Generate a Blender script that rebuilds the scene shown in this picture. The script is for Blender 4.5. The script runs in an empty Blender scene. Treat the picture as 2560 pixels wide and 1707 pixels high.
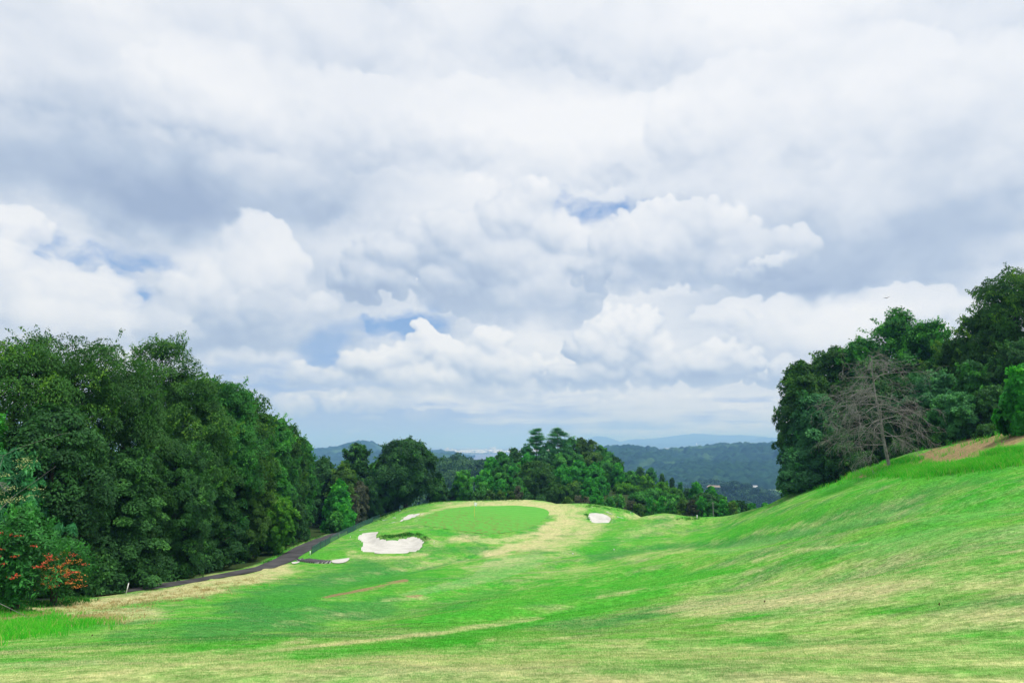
# ------------------------------------------------------------------ cloud field, computed here: shade and cover over a patch of sky
U0, U1, V0, V1 = -1500.0, 1500.0, -60.0, 1420.0       # azimuth and elevation, in units of 1/1706.7 radian
CW, CH = 1800, 888


def hash2(ix, iy, seed):
    h = (ix.astype(np.int64) * 374761393 + iy.astype(np.int64) * 668265263 + seed * 1442695041) & 0xffffffff
    h = ((h ^ (h >> 13)) * 1274126177) & 0xffffffff
    return ((h ^ (h >> 16)) & 0xffff).astype(np.float32) / 65535.0


def vnoise(x, y, seed):
    xi = np.floor(x); yi = np.floor(y)
    fx = (x - xi).astype(np.float32); fy = (y - yi).astype(np.float32)
    fx = fx * fx * fx * (fx * (fx * 6 - 15) + 10); fy = fy * fy * fy * (fy * (fy * 6 - 15) + 10)
    a = hash2(xi, yi, seed); b_ = hash2(xi + 1, yi, seed)
    c = hash2(xi, yi + 1, seed); d = hash2(xi + 1, yi + 1, seed)
    return a + (b_ - a) * fx + (c - a) * fy + (a - b_ - c + d) * fx * fy


def fbm(x, y, seed, octaves=5, gain=0.5):
    s = 0.0; amp = 1.0; tot = 0.0
    ca, sa = math.cos(0.6), math.sin(0.6)
    for o in range(octaves):
        s = s + amp * vnoise(x, y, seed + o * 17)
        tot += amp
        amp *= gain
        x, y = (ca * x - sa * y) * 2.03 + 5.3, (sa * x + ca * y) * 2.03 + 1.7
    return s / tot                                      # 0..1, mean .5


def sstep(x, a, b):
    t = np.clip((x - a) / (b - a), 0, 1)
    return t * t * (3 - 2 * t)


def blur(a, r):
    r = int(max(1, r))
    for _ in range(2):
        for ax in (0, 1):
            p = np.pad(a, [(r + 1, r) if k == ax else (0, 0) for k in (0, 1)], mode='edge')
            c = np.cumsum(p, axis=ax, dtype=np.float64)
            n = 2 * r + 1
            if ax == 0:
                a = ((c[n:] - c[:-n]) / n).astype(np.float32)
            else:
                a = ((c[:, n:] - c[:, :-n]) / n).astype(np.float32)
    return a


def cloud_field():
    du = (U1 - U0) / CW
    u = (U0 + (np.arange(CW) + 0.5) * du).astype(np.float32)
    v = (V0 + (np.arange(CH) + 0.5) * (V1 - V0) / CH).astype(np.float32)
    U, V = np.meshgrid(u, v)

    def uv(px, py):
        a, e = azel(px, py)
        return a * FPX, e * FPX

    w1x = (fbm(U / 260, V / 200, 11) - .5); w1y = (fbm(U / 260, V / 200, 57) - .5)
    w2x = (fbm(U / 60, V / 52, 91, 5) - .5); w2y = (fbm(U / 60, V / 52, 133, 5) - .5)
    w3x = (fbm(U / 17, V / 16, 191, 4, .6) - .5); w3y = (fbm(U / 17, V / 16, 233, 4, .6) - .5)

    def ell(px, py, rx, ry, rot=0.0, warp=1.0):
        cx, cy_ = uv(px, py)
        X = U - cx + w1x * 150 * warp + w2x * 70 * warp; Y = V - cy_ + w1y * 110 * warp + w2y * 60 * warp
        c, s = math.cos(R(rot)), math.sin(R(rot))
        return np.sqrt(((c * X + s * Y) / rx) ** 2 + ((-s * X + c * Y) / ry) ** 2)

    # --- broad deck
    q = 1.0 / (np.maximum(V, 0) / FPX + 0.20)
    Qx = U / FPX * q * 2.2; Qy = q * 3.2
    tone = fbm(Qx * 1.0 + 7, Qy * 1.0, 301, 6, .5)
    fine = fbm(U / 210 + w1x * 1.2, V / 130 + w1y * 1.2, 411, 6, .55)
    s = 0.735 + (tone - .5) * 0.55 + (fine - .5) * 0.42
    for (px, py, rx, ry, rot, a) in DECK_TONE:
        s = s + a * (1 - sstep(ell(px, py, rx, ry, rot), 0.05, 1.1))
    gapn = fbm(U / 120 + w1x * 2, V / 34 + w2y * 1.5, 831, 6, .6)
    A = 0.02 + 1.53 * sstep(V, 15, 240) + (fbm(U / 95, V / 60, 511, 7, .58) - .5) * 0.9
    lowband = 1 - sstep(V, 50, 260)
    A = A + (fbm(U / 170 + w1x, V / 15 + w2y, 861, 6, .55) - .43) * 2.4 * lowband + .22 * lowband * sstep(U, -100, 500)
    for (px, py, rx, ry, rot, a) in GAPS:
        A = A - a * (1 - sstep(ell(px, py, rx, ry, rot, .75), 0.0, 1.3)) * (.55 + .9 * gapn)
    alpha = sstep(A, -.15, 0.95)

    # --- heaps: each a pile of round puffs, lit from above
    rng = np.random.default_rng(5)
    for hi, (blobs, base, top, bot, soft, strength, contrast) in enumerate(CUMULUS):
        Hm = np.full((CH, CW), -60.0, np.float32)
        for (px, py, rx, ry) in blobs:
            cx, cy_ = uv(px, py)
            n = int(26 + rx * ry / 160)
            n = min(n, 240)
            for k in range(n):
                ph = rng.uniform(0, 2 * PI); rr = math.sqrt(rng.uniform(0, 1))
                ox, oy = rr * math.cos(ph), rr * math.sin(ph)
                pr = min(rx, ry) * (rng.uniform(0.20, 0.50) * (1 - 0.5 * rr) + 0.05)
                pr = max(pr, 5.0)
                X0 = cx + ox * (rx - pr * .6); Y0 = cy_ + oy * (ry - pr * .6)
                z0 = min(rx, ry) * 0.75 * math.sqrt(max(0, 1 - rr * rr))
                m = pr + 18
                i0 = int((X0 - m - U0) / du); i1 = int((X0 + m - U0) / du) + 2
                j0 = int((Y0 - m - V0) / du); j1 = int((Y0 + m - V0) / du) + 2
                i0, j0 = max(i0, 0), max(j0, 0)
                if i1 <= i0 or j1 <= j0:
                    continue
                sl = (slice(j0, j1), slice(i0, i1))
                dx = U[sl] + w2x[sl] * 14 + w3x[sl] * 8 - X0; dy = V[sl] + w2y[sl] * 14 + w3y[sl] * 8 - Y0
                d2 = pr * pr - dx * dx - dy * dy
                h = np.where(d2 > 0, np.sqrt(np.maximum(d2, 0)) + z0, d2 / (2 * pr) + np.minimum(z0, 0) - 4)
                h = np.maximum(h, -60)
                Hm[sl] = np.maximum(Hm[sl], h)
        Hm = Hm + (w3x + w3y) * 7
        Hs = blur(Hm, 1)
        _, e0 = uv(1280, bot); _, e1 = uv(1280, top)
        hg = np.clip((V + w2y * 70 + w1y * 60 - e0) / (e1 - e0), 0, 1.05)
        lo = fbm(U / 120 + 31 * hi, V / 90, 700 + hi, 3)
        tau = soft * (0.5 + 3.2 * sstep(lo, .42, .74)) * (1 + 2.2 * (1 - hg) ** 2)
        edge = (w2x + w2y) * (14 + soft * 1.2) + (w3x - w3y) * (9 + soft)
        al = 1 - np.exp(-np.maximum(blur(Hm, soft * .25) + 3 + 0.3 * tau + edge, 0) / tau)
        Hc = np.maximum(Hs, -4)
        sh = np.zeros_like(Hs)
        for (rad, wgt) in ((1, .20), (5, .34), (14, .6)):
            Hb = blur(Hc, rad)
            gy, gx = np.gradient(Hb, du)
            inv = 1 / np.sqrt(gx * gx + gy * gy + 1)
            sh = sh + wgt * ((-gx * 0.22 - gy * 0.70 + 0.62) * inv - 0.60)
        ao = np.clip((Hc - blur(Hc, 12)) / 26, -1, 1)
        sc = base + 0.60 * hg ** 0.8 + contrast * (0.80 * sh + 0.16 * ao) + (fbm(U / 80, V / 60, 900 + hi, 5) - .5) * .40
        sc = blur(sc, 1)
        al = al * sstep(V + w2y * 60 + w1y * 70, e0 - 40, e0 + (e1 - e0) * .40) * strength
        al = np.clip(al, 0, 1)
        s = s * (1 - al) + np.clip(sc, 0, 1.04) * al
        alpha = alpha + (1 - alpha) * al
    return np.clip(s, 0, 1.05), np.clip(alpha, 0, 1)


# soft grey (negative) and bright (positive) areas of the cloud deck: place, radii, tilt, amount
DECK_TONE = [
    (250, 440, 560, 150, -4, -0.30), (430, 560, 400, 100, -12, -0.36), (60, 330, 420, 120, 0, -0.14),
    (620, 420, 420, 160, 10, -0.14), (850, 470, 200, 200, 0, -0.22),
    (180, 140, 520, 200, 0, 0.08), (560, 250, 340, 160, -15, 0.16),
    (820, 120, 320, 220, 0, -0.10), (120, 20, 260, 120, 0, -0.1),
    (1480, 330, 420, 170, 0, 0.26), (1150, 300, 260, 180, 0, 0.12), (1700, 120, 360, 160, 0, 0.06),
    (2050, 280, 380, 260, 20, 0.22), (2480, 200, 240, 180, 0, 0.16), (2250, 60, 420, 110, 0, -0.12),
    (1980, 560, 520, 150, 4, -0.20), (2230, 620, 460, 120, -4, -0.40), (2150, 690, 300, 70, 0, -0.15),
    (1900, 735, 260, 60, 4, -0.30), (1500, 690, 300, 90, 8, -0.26), (2380, 480, 260, 150, 0, -0.16),
    (820, 730, 260, 120, 0, -0.30), (1250, 800, 260, 90, 0, -0.34), (640, 860, 330, 40, -3, -0.30),
    (2050, 830, 240, 110, -20, 0.22), (1860, 650, 110, 40, 25, 0.25),
    (600, 650, 180, 150, 20, 0.12), (180, 740, 220, 120, 0, 0.14), (2000, 960, 260, 60, 0, -0.12),
]
# gaps where the blue shows
GAPS = [
    (1475, 525, 150, 56, 6, 1.25), (1390, 480, 50, 60, -40, 1.0), (1600, 492, 90, 20, 8, 0.9),
    (980, 830, 240, 70, 2, 2.0), (815, 890, 120, 56, -10, 1.5), (1075, 755, 44, 30, 0, 1.1),
    (160, 590, 260, 52, -6, 1.05), (330, 665, 220, 50, 0, 1.0), (345, 750, 70, 50, 0, 1.3), (70, 655, 60, 50, 0, 1.0),
    (560, 905, 170, 44, 0, 0.7), (700, 990, 330, 90, 0, 0.8), (950, 1080, 520, 70, 0, 0.8),
    (1665, 790, 34, 30, 0, 1.0), (960, 597, 50, 26, 0, 1.0), (2000, 620, 60, 30, 0, 0.5),
]
# heaps, far ones first: puffs (place, radii), shade of the base, top and bottom rows, softness, strength, contrast
CUMULUS = [
    ([(250, 110, 330, 110), (620, 60, 260, 100), (820, 120, 260, 120), (1300, 60, 320, 90), (1700, 90, 300, 110), (2150, 60, 380, 110), (2480, 120, 200, 120)], 0.50, -40, 300, 31.9, 0.50, 0.55),
    ([(600, 250, 260, 110), (850, 300, 220, 110), (1100, 310, 240, 110), (1340, 370, 170, 90), (1560, 350, 220, 100), (1480, 420, 160, 60)], 0.50, 200, 560, 23.2, 0.60, 0.58),
    ([(1850, 300, 240, 130), (2100, 270, 260, 150), (2380, 290, 240, 140), (2520, 380, 160, 130)], 0.46, 130, 560, 24.6, 0.60, 0.58),
    ([(120, 400, 300, 90), (380, 440, 330, 100), (640, 480, 230, 90), (500, 540, 260, 60)], 0.06, 310, 640, 26.1, 0.70, 0.45),
    ([(1980, 540, 360, 110), (2280, 540, 320, 120), (1760, 500, 200, 80), (2150, 640, 360, 70)], 0.08, 390, 740, 24.6, 0.70, 0.45),
    ([(2060, 830, 200, 80), (1900, 790, 160, 50), (2250, 780, 160, 60)], 0.50, 720, 960, 13.0, 0.6, 0.6),
    ([(760, 1010, 110, 26), (900, 1000, 100, 34), (1065, 1030, 46, 16), (1215, 1038, 40, 13), (1330, 1040, 60, 13), (1480, 1010, 120, 20),
      (1650, 1000, 150, 22), (1750, 1040, 160, 16), (1560, 1050, 140, 12), (1900, 1020, 120, 18)], 0.45, 970, 1065, 13.0, 0.72, 0.7),
    ([(600, 905, 90, 34)], 0.45, 868, 945, 14.5, 0.7, 0.7),
    ([(180, 740, 130, 70), (110, 800, 160, 90), (10, 700, 60, 90), (40, 565, 70, 40), (270, 810, 90, 60), (230, 720, 50, 40)], 0.38, 640, 1000, 13.0, 0.72, 0.8),
    ([(660, 690, 110, 110), (540, 750, 130, 90), (460, 810, 110, 64), (640, 600, 80, 70), (400, 780, 34, 26)], 0.38, 540, 920, 14.5, 0.70, 0.7),
    ([(700, 800, 190, 80), (560, 845, 190, 40), (800, 830, 110, 44), (850, 848, 60, 26)], 0.10, 670, 900, 17.4, 0.92, 0.5),
    ([(1052, 840, 38, 42), (1010, 890, 70, 44), (1070, 880, 60, 50), (1232, 860, 58, 48), (1210, 910, 90, 56), (1120, 890, 60, 46), (940, 910, 84, 44),
      (880, 905, 40, 36), (760, 940, 44, 32), (745, 925, 26, 30), (830, 950, 70, 32), (900, 965, 120, 34), (1050, 950, 200, 50), (1320, 930, 110, 50), (1250, 975, 190, 34)],
     0.34, 800, 1000, 3, 1.0, 1.0),
    ([(1620, 800, 40, 36), (1560, 800, 46, 38), (1510, 830, 44, 46), (1515, 785, 16, 30), (1600, 850, 80, 60), (1540, 890, 110, 50), (1480, 870, 70, 50), (1640, 890, 60, 50),
      (1800, 880, 56, 44), (1850, 900, 60, 40), (1760, 920, 120, 50), (1600, 930, 200, 50), (1450, 940, 130, 40), (1900, 930, 110, 40)], 0.24, 760, 985, 4.0, 0.95, 1.0),
    ([(1330, 500, 60, 66), (1270, 560, 100, 80), (1370, 590, 110, 70), (1130, 600, 120, 80), (1040, 590, 60, 50), (980, 640, 110, 60), (1250, 660, 170, 90), (1450, 620, 110, 60),
      (1330, 740, 190, 90), (1160, 720, 130, 70), (930, 700, 110, 60), (1400, 680, 130, 70)], 0.12, 460, 850, 6.0, 0.88, 0.75),
    ([(1660, 545, 90, 50), (1570, 570, 70, 46), (1760, 570, 140, 70), (1640, 620, 180, 80), (1850, 640, 190, 80), (1560, 680, 150, 60)], 0.20, 490, 770, 7.0, 0.8, 0.6),
    ([(1870, 680, 40, 13), (1920, 655, 40, 16), (1960, 640, 30, 12)], 0.75, 620, 720, 7.0, 0.5, 0.6),
]
import bpy, math, random
import numpy as np
from mathutils import Vector, noise as mnoise
from mathutils.geometry import delaunay_2d_cdt

scene = bpy.context.scene
COL = scene.collection
PI = math.pi
R = math.radians

# ------------------------------------------------------------------ camera
EYE = 1.6
FPX = 24.0 / 36.0 * 2560.0          # focal length in photograph pixels
PITCH = R(8.6)
cam_data = bpy.data.cameras.new("camera")
cam_data.lens = 24.0
cam_data.sensor_width = 36.0
cam_data.clip_start = 0.1
cam_data.clip_end = 150000.0
cam = bpy.data.objects.new("camera", cam_data)
COL.objects.link(cam)
cam.location = (0, 0, EYE)
cam.rotation_euler = (PI / 2 + PITCH, 0, 0)
scene.camera = cam

# ------------------------------------------------------------------ render + exposure
scene.render.engine = 'CYCLES'
scene.view_settings.view_transform = 'Standard'
scene.view_settings.look = 'None'
scene.view_settings.gamma = 1.0
scene.view_settings.use_curve_mapping = False
scene.view_settings.exposure = 0.0
cy = scene.cycles
cy.max_bounces = 6
cy.diffuse_bounces = 3
cy.glossy_bounces = 2
cy.transmission_bounces = 3
cy.transparent_max_bounces = 8
cy.volume_bounces = 1
cy.use_denoising = True
cy.sample_clamp_indirect = 6.0

SUN_EL, SUN_AZ = 70.0, 100.0         # azimuth measured from +Y (ahead) to +X (right)


def px_dir(px, py):
    xc = (px - 1280.0) / FPX
    yc = -(py - 853.5) / FPX
    return np.array([xc, math.cos(PITCH) - math.sin(PITCH) * yc, math.sin(PITCH) + math.cos(PITCH) * yc])


def azel(px, py):
    d = px_dir(px, py)
    return math.atan2(d[0], d[1]), math.atan2(d[2], math.hypot(d[0], d[1]))


# ------------------------------------------------------------------ node helper
class NB:
    def __init__(self, tree):
        self.t = tree
        self.n = tree.nodes
        self.l = tree.links

    def new(self, kind, **kw):
        nd = self.n.new(kind)
        for k, v in kw.items():
            setattr(nd, k, v)
        return nd

    def put(self, sock, v):
        if v is None:
            return
        if isinstance(v, bpy.types.NodeSocket):
            self.l.new(v, sock)
        else:
            if sock.type == 'RGBA' and len(v) == 3:
                v = (*v, 1.0)
            sock.default_value = v

    def m(self, op, a, b=None, c=None, clamp=False):
        nd = self.new('ShaderNodeMath', operation=op, use_clamp=clamp)
        for i, v in enumerate((a, b, c)):
            self.put(nd.inputs[i], v)
        return nd.outputs[0]

    def v(self, op, a, b=None, scale=None):
        nd = self.new('ShaderNodeVectorMath', operation=op)
        self.put(nd.inputs[0], a)
        if b is not None:
            self.put(nd.inputs[1], b)
        if scale is not None:
            self.put(nd.inputs['Scale'], scale)
        return nd.outputs['Value'] if op in ('LENGTH', 'DOT_PRODUCT', 'DISTANCE') else nd.outputs[0]

    def xyz(self, a):
        nd = self.new('ShaderNodeSeparateXYZ')
        self.put(nd.inputs[0], a)
        return nd.outputs

    def comb(self, x, y, z=0.0):
        nd = self.new('ShaderNodeCombineXYZ')
        for i, v in enumerate((x, y, z)):
            self.put(nd.inputs[i], v)
        return nd.outputs[0]

    def noise(self, vec, scale=1.0, detail=4.0, rough=0.5, dist=0.0, color=False, lac=2.0):
        nd = self.new('ShaderNodeTexNoise')
        self.put(nd.inputs['Vector'], vec)
        nd.inputs['Scale'].default_value = scale
        nd.inputs['Detail'].default_value = detail
        nd.inputs['Roughness'].default_value = rough
        nd.inputs['Lacunarity'].default_value = lac
        nd.inputs['Distortion'].default_value = dist
        return nd.outputs['Color'] if color else nd.outputs[0]

    def voro(self, vec, scale=1.0, detail=2.0, rough=0.5, smooth=0.5):
        nd = self.new('ShaderNodeTexVoronoi', feature='SMOOTH_F1')
        self.put(nd.inputs['Vector'], vec)
        nd.inputs['Scale'].default_value = scale
        nd.inputs['Detail'].default_value = detail
        nd.inputs['Roughness'].default_value = rough
        nd.inputs['Smoothness'].default_value = smooth
        return nd.outputs['Distance']

    def sstep(self, x, a, b, lo=0.0, hi=1.0, kind='SMOOTHSTEP'):
        nd = self.new('ShaderNodeMapRange', interpolation_type=kind)
        nd.clamp = True if kind == 'LINEAR' else True
        self.put(nd.inputs[0], x)
        for i, v in enumerate((a, b, lo, hi)):
            self.put(nd.inputs[i + 1], v)
        return nd.outputs[0]

    def mix(self, f, a, b, blend='MIX'):
        nd = self.new('ShaderNodeMix', data_type='RGBA', blend_type=blend)
        self.put(nd.inputs[0], f)
        self.put(nd.inputs[6], a)
        self.put(nd.inputs[7], b)
        return nd.outputs[2]

    def attr(self, name):
        nd = self.new('ShaderNodeAttribute', attribute_name=name)
        return nd.outputs['Fac']

    def blob(self, vec, c, r, rot=0.0, kind='SPHERICAL'):
        """soft ellipse on the sky: 1 at the centre, 0 at the rim"""
        mp = self.new('ShaderNodeMapping', vector_type='TEXTURE')
        self.put(mp.inputs['Vector'], vec)
        mp.inputs['Location'].default_value = (c[0], c[1], 0)
        mp.inputs['Rotation'].default_value = (0, 0, rot)
        mp.inputs['Scale'].default_value = (r[0], r[1], 1)
        g = self.new('ShaderNodeTexGradient', gradient_type=kind)
        self.l.new(mp.outputs[0], g.inputs[0])
        return g.outputs['Fac']

# ------------------------------------------------------------------ world: daylight sky with broken cloud
world = bpy.data.worlds.new("World")
scene.world = world
world.use_nodes = True
world.cycles.sampling_method = 'MANUAL'
world.cycles.sample_map_resolution = 1024


def build_sky():
    sh, al = cloud_field()
    img = bpy.data.images.new("cloud_field", CW, CH, alpha=True, float_buffer=True)
    img.colorspace_settings.name = 'Non-Color'
    buf = np.ones((CH, CW, 4), np.float32)
    buf[..., 0] = sh
    buf[..., 1] = al
    img.pixels.foreach_set(buf.ravel())
    img.update()
    img.pack()

    t = world.node_tree
    t.nodes.clear()
    b = NB(t)
    out = b.new('ShaderNodeOutputWorld')
    bg = b.new('ShaderNodeBackground')
    bg.inputs['Strength'].default_value = 0.1
    t.links.new(bg.outputs[0], out.inputs[0])
    sky = b.new('ShaderNodeTexSky', sky_type='NISHITA')
    sky.sun_disc = False
    sky.sun_elevation = R(SUN_EL)
    sky.sun_rotation = R(SUN_AZ)
    sky.altitude = 80
    sky.air_density = 1.0
    sky.dust_density = 0.6
    sky.ozone_density = 2.0

    tc = b.new('ShaderNodeTexCoord')
    d = tc.outputs['Generated']
    x, y, z = b.xyz(d)
    az = b.m('ARCTAN2', x, y)
    hyp = b.m('SQRT', b.m('ADD', b.m('MULTIPLY', x, x), b.m('MULTIPLY', y, y)))
    el = b.m('ARCTAN2', z, hyp)
    uu = b.m('MULTIPLY_ADD', az, FPX / (U1 - U0), -U0 / (U1 - U0))
    vv = b.m('MULTIPLY_ADD', el, FPX / (V1 - V0), -V0 / (V1 - V0))
    tex = b.new('ShaderNodeTexImage', extension='EXTEND', interpolation='Cubic')
    tex.image = img
    t.links.new(b.comb(uu, vv, 0.0), tex.inputs[0])
    r, g, _ = b.xyz(tex.outputs['Color'])
    # beyond the computed patch the deck goes on as plain broken cloud
    edge = b.m('MULTIPLY', b.m('MULTIPLY', b.sstep(uu, 0.0, 0.06), b.sstep(uu, 1.0, 0.94)), b.sstep(vv, 1.0, 0.92))
    nz = b.noise(d, 3.0, 3.0, 0.55)
    s = b.mix(edge, b.comb(b.m('MULTIPLY_ADD', nz, 0.8, 0.35), 0.97, 0), tex.outputs['Color'])
    s, cover, _ = b.xyz(s)

    K = 10.0
    blue = b.mix(0.65, sky.outputs[0], (0.25 * K, 0.43 * K, 0.80 * K))
    hz = b.sstep(el, 0.20, -0.01)
    col = b.mix(b.m('MULTIPLY', hz, 0.92), blue, (0.46 * K, 0.55 * K, 0.80 * K))
    ramp = b.new('ShaderNodeValToRGB')
    cr = ramp.color_ramp
    stops = [(0.0, (0.365, .455, .62)), (0.31, (0.50, .59, .73)), (0.64, (.75, .80, .88)), (0.97, (.925, .94, .97))]
    cr.elements[0].position, cr.elements[0].color = stops[0][0], (*stops[0][1], 1)
    cr.elements[1].position, cr.elements[1].color = stops[3][0], (*stops[3][1], 1)
    for p_, c_ in stops[1:3]:
        e_ = cr.elements.new(p_)
        e_.color = (*c_, 1)
    t.links.new(b.m('MULTIPLY', s, 0.97), ramp.inputs[0])
    cloud = b.v('SCALE', ramp.outputs[0], scale=K)
    col = b.mix(cover, col, cloud)
    # the sun stands behind thin cloud, high up ahead and out of the frame
    se, sa = R(SUN_EL), R(SUN_AZ)
    sd = (math.cos(se) * math.sin(sa), math.cos(se) * math.cos(sa), math.sin(se))
    dot = b.m('MAXIMUM', b.v('DOT_PRODUCT', d, sd), 0.0)
    glow = b.m('MULTIPLY', b.m('POWER', dot, 7.0), 0.8 * K)
    col = b.v('ADD', col, b.v('SCALE', (1.0, 0.98, 0.93), scale=glow))
    col = b.mix(b.sstep(el, -0.06, -0.03, 1.0, 0.0), col, (0.14 * K, 0.2 * K, 0.2 * K))
    t.links.new(col, bg.inputs['Color'])


build_sky()

sun_data = bpy.data.lights.new("sun", 'SUN')
sun_data.energy = 3.3
sun_data.angle = R(8.0)
sun_data.color = (1.0, 0.965, 0.90)
sun = bpy.data.objects.new("sun", sun_data)
COL.objects.link(sun)
sun.rotation_euler = (R(90 - SUN_EL), 0, R(180 - SUN_AZ))

# ------------------------------------------------------------------ mesh and naming helpers
def mesh_np(name, verts, faces, mat=None, parent=None, fattr=None, vattr=None, smooth=False, loc=None):
    """faces: (n,k) int array (all the same k) or a list of lists"""
    me = bpy.data.meshes.new(name)
    verts = np.asarray(verts, np.float32).reshape(-1, 3)
    if isinstance(faces, np.ndarray):
        n, k = faces.shape
        me.vertices.add(len(verts))
        me.vertices.foreach_set("co", verts.ravel())
        me.loops.add(n * k)
        me.loops.foreach_set("vertex_index", faces.astype(np.int32).ravel())
        me.polygons.add(n)
        me.polygons.foreach_set("loop_start", np.arange(0, n * k, k, dtype=np.int32))
        if smooth:
            me.polygons.foreach_set("use_smooth", np.ones(n, bool))
        me.update(calc_edges=True)
    else:
        me.from_pydata(verts.tolist(), [], faces)
        if smooth:
            for p in me.polygons:
                p.use_smooth = True
        me.update()
    for dom, dct in (('FACE', fattr), ('POINT', vattr)):
        for k_, a in (dct or {}).items():
            at = me.attributes.new(k_, 'FLOAT', dom)
            at.data.foreach_set("value", np.asarray(a, np.float32))
    if mat is not None:
        me.materials.append(mat)
    o = bpy.data.objects.new(name, me)
    COL.objects.link(o)
    if parent is not None:
        o.parent = parent
    if loc is not None:
        o.location = loc
    return o


def tag(o, label=None, cat=None, group=None, kind=None):
    if label: o['label'] = label
    if cat: o['category'] = cat
    if group: o['group'] = group
    if kind: o['kind'] = kind
    return o


def thing(name, loc, label, cat, group=None, rotz=0.0):
    o = bpy.data.objects.new(name, None)
    o.empty_display_size = 0.3
    COL.objects.link(o)
    o.location = loc
    o.rotation_euler = (0, 0, rotz)
    return tag(o, label, cat, group)


def tubes(paths, sides=5):
    """paths: list of (points (n,3), radii (n)) -> one mesh's verts, faces"""
    V, F, base = [], [], 0
    ang = np.linspace(0, 2 * PI, sides, endpoint=False)
    for pts, rad in paths:
        pts = np.asarray(pts, float)
        rad = np.asarray(rad, float)
        n = len(pts)
        tg = np.gradient(pts, axis=0)
        tg /= np.linalg.norm(tg, axis=1, keepdims=True) + 1e-9
        ref = np.where(np.abs(tg[:, 2:3]) > 0.9, np.array([[1.0, 0, 0]]), np.array([[0, 0, 1.0]]))
        a = np.cross(tg, ref); a /= np.linalg.norm(a, axis=1, keepdims=True) + 1e-9
        c = np.cross(tg, a)
        ring = pts[:, None] + rad[:, None, None] * (np.cos(ang)[None, :, None] * a[:, None] + np.sin(ang)[None, :, None] * c[:, None])
        V.append(ring.reshape(-1, 3))
        i = np.arange(n - 1)[:, None] * sides + np.arange(sides)[None]
        j = np.arange(n - 1)[:, None] * sides + (np.arange(sides) + 1)[None] % sides
        F.append(np.stack([i, j, j + sides, i + sides], -1).reshape(-1, 4) + base)
        base += n * sides
    return np.concatenate(V), np.concatenate(F)


def boxes(specs):
    """specs: list of (centre, size, rotz) -> verts, quads"""
    V, F = [], []
    q = np.array([[0, 1, 3, 2], [4, 6, 7, 5], [0, 4, 5, 1], [2, 3, 7, 6], [0, 2, 6, 4], [1, 5, 7, 3]])
    for k, (c, s, rz) in enumerate(specs):
        p = np.array([[x, y, z] for x in (-.5, .5) for y in (-.5, .5) for z in (-.5, .5)]) * np.asarray(s)
        cs, sn = math.cos(rz), math.sin(rz)
        p = np.stack([p[:, 0] * cs - p[:, 1] * sn, p[:, 0] * sn + p[:, 1] * cs, p[:, 2]], -1) + np.asarray(c)
        V.append(p)
        F.append(q + 8 * k)
    return np.concatenate(V), np.concatenate(F)


def new_mat(name):
    m = bpy.data.materials.new(name)
    m.use_nodes = True
    m.node_tree.nodes.clear()
    b = NB(m.node_tree)
    out = b.new('ShaderNodeOutputMaterial')
    return m, b, out


def plain(name, c1, c2=None, scale=4.0, rough=0.8, bump=0.0, spec=0.3, detail=4.0):
    m, b, out = new_mat(name)
    p = b.new('ShaderNodeBsdfPrincipled')
    tc = b.new('ShaderNodeTexCoord')
    nz = b.noise(tc.outputs['Object'], scale, detail, 0.6)
    col = b.mix(b.sstep(nz, 0.3, 0.7), c1, c2 or c1)
    b.put(p.inputs['Base Color'], col)
    p.inputs['Roughness'].default_value = rough
    p.inputs['Specular IOR Level'].default_value = spec
    if bump:
        bp = b.new('ShaderNodeBump')
        bp.inputs['Strength'].default_value = bump
        bp.inputs['Distance'].default_value = 0.05
        b.put(bp.inputs['Height'], nz)
        b.l.new(bp.outputs[0], p.inputs['Normal'])
    b.l.new(p.outputs[0], out.inputs[0])
    return m


def leafmat(name, dark, mid, light, transl=0.35, gloss=0.25, tint=None):
    """leaves: colour by the spray's own tone; thin, so some light comes through"""
    m, b, out = new_mat(name)
    r = b.attr('rnd')
    oi = b.new('ShaderNodeObjectInfo')
    r2 = b.m('ADD', r, b.m('MULTIPLY', b.m('SUBTRACT', oi.outputs['Random'], 0.5), 0.22))
    ramp = b.new('ShaderNodeValToRGB')
    cr = ramp.color_ramp
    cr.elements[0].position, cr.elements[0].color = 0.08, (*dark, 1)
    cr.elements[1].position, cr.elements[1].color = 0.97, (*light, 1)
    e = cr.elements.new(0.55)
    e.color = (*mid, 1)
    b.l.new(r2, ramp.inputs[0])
    p = b.new('ShaderNodeBsdfPrincipled')
    b.l.new(ramp.outputs[0], p.inputs['Base Color'])
    p.inputs['Roughness'].default_value = 0.62
    p.inputs['Specular IOR Level'].default_value = gloss * .45
    t = b.new('ShaderNodeBsdfTranslucent')
    b.put(t.inputs[0], b.mix(1.0, ramp.outputs[0], (1.25, 1.35, 0.6), 'MULTIPLY'))
    mx = b.new('ShaderNodeMixShader')
    mx.inputs[0].default_value = transl
    b.l.new(p.outputs[0], mx.inputs[1])
    b.l.new(t.outputs[0], mx.inputs[2])
    b.l.new(mx.outputs[0], out.inputs[0])
    return m


def nrm(a):
    return a / (np.linalg.norm(a, axis=-1, keepdims=True) + 1e-9)


def leaf_quads(C, A, N, L, W):
    """rhombic leaves: centre C, axis A, normal N, length L, width W (all arrays)"""
    A = nrm(A)
    B = nrm(np.cross(N, A))
    L = np.asarray(L).reshape(-1, 1) * .5
    W = np.asarray(W).reshape(-1, 1) * .5
    V = np.stack([C - A * L, C + B * W - A * L * .15, C + A * L, C - B * W - A * L * .15], 1)
    n = len(C)
    return V.reshape(-1, 3), np.arange(n * 4).reshape(n, 4)


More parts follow.
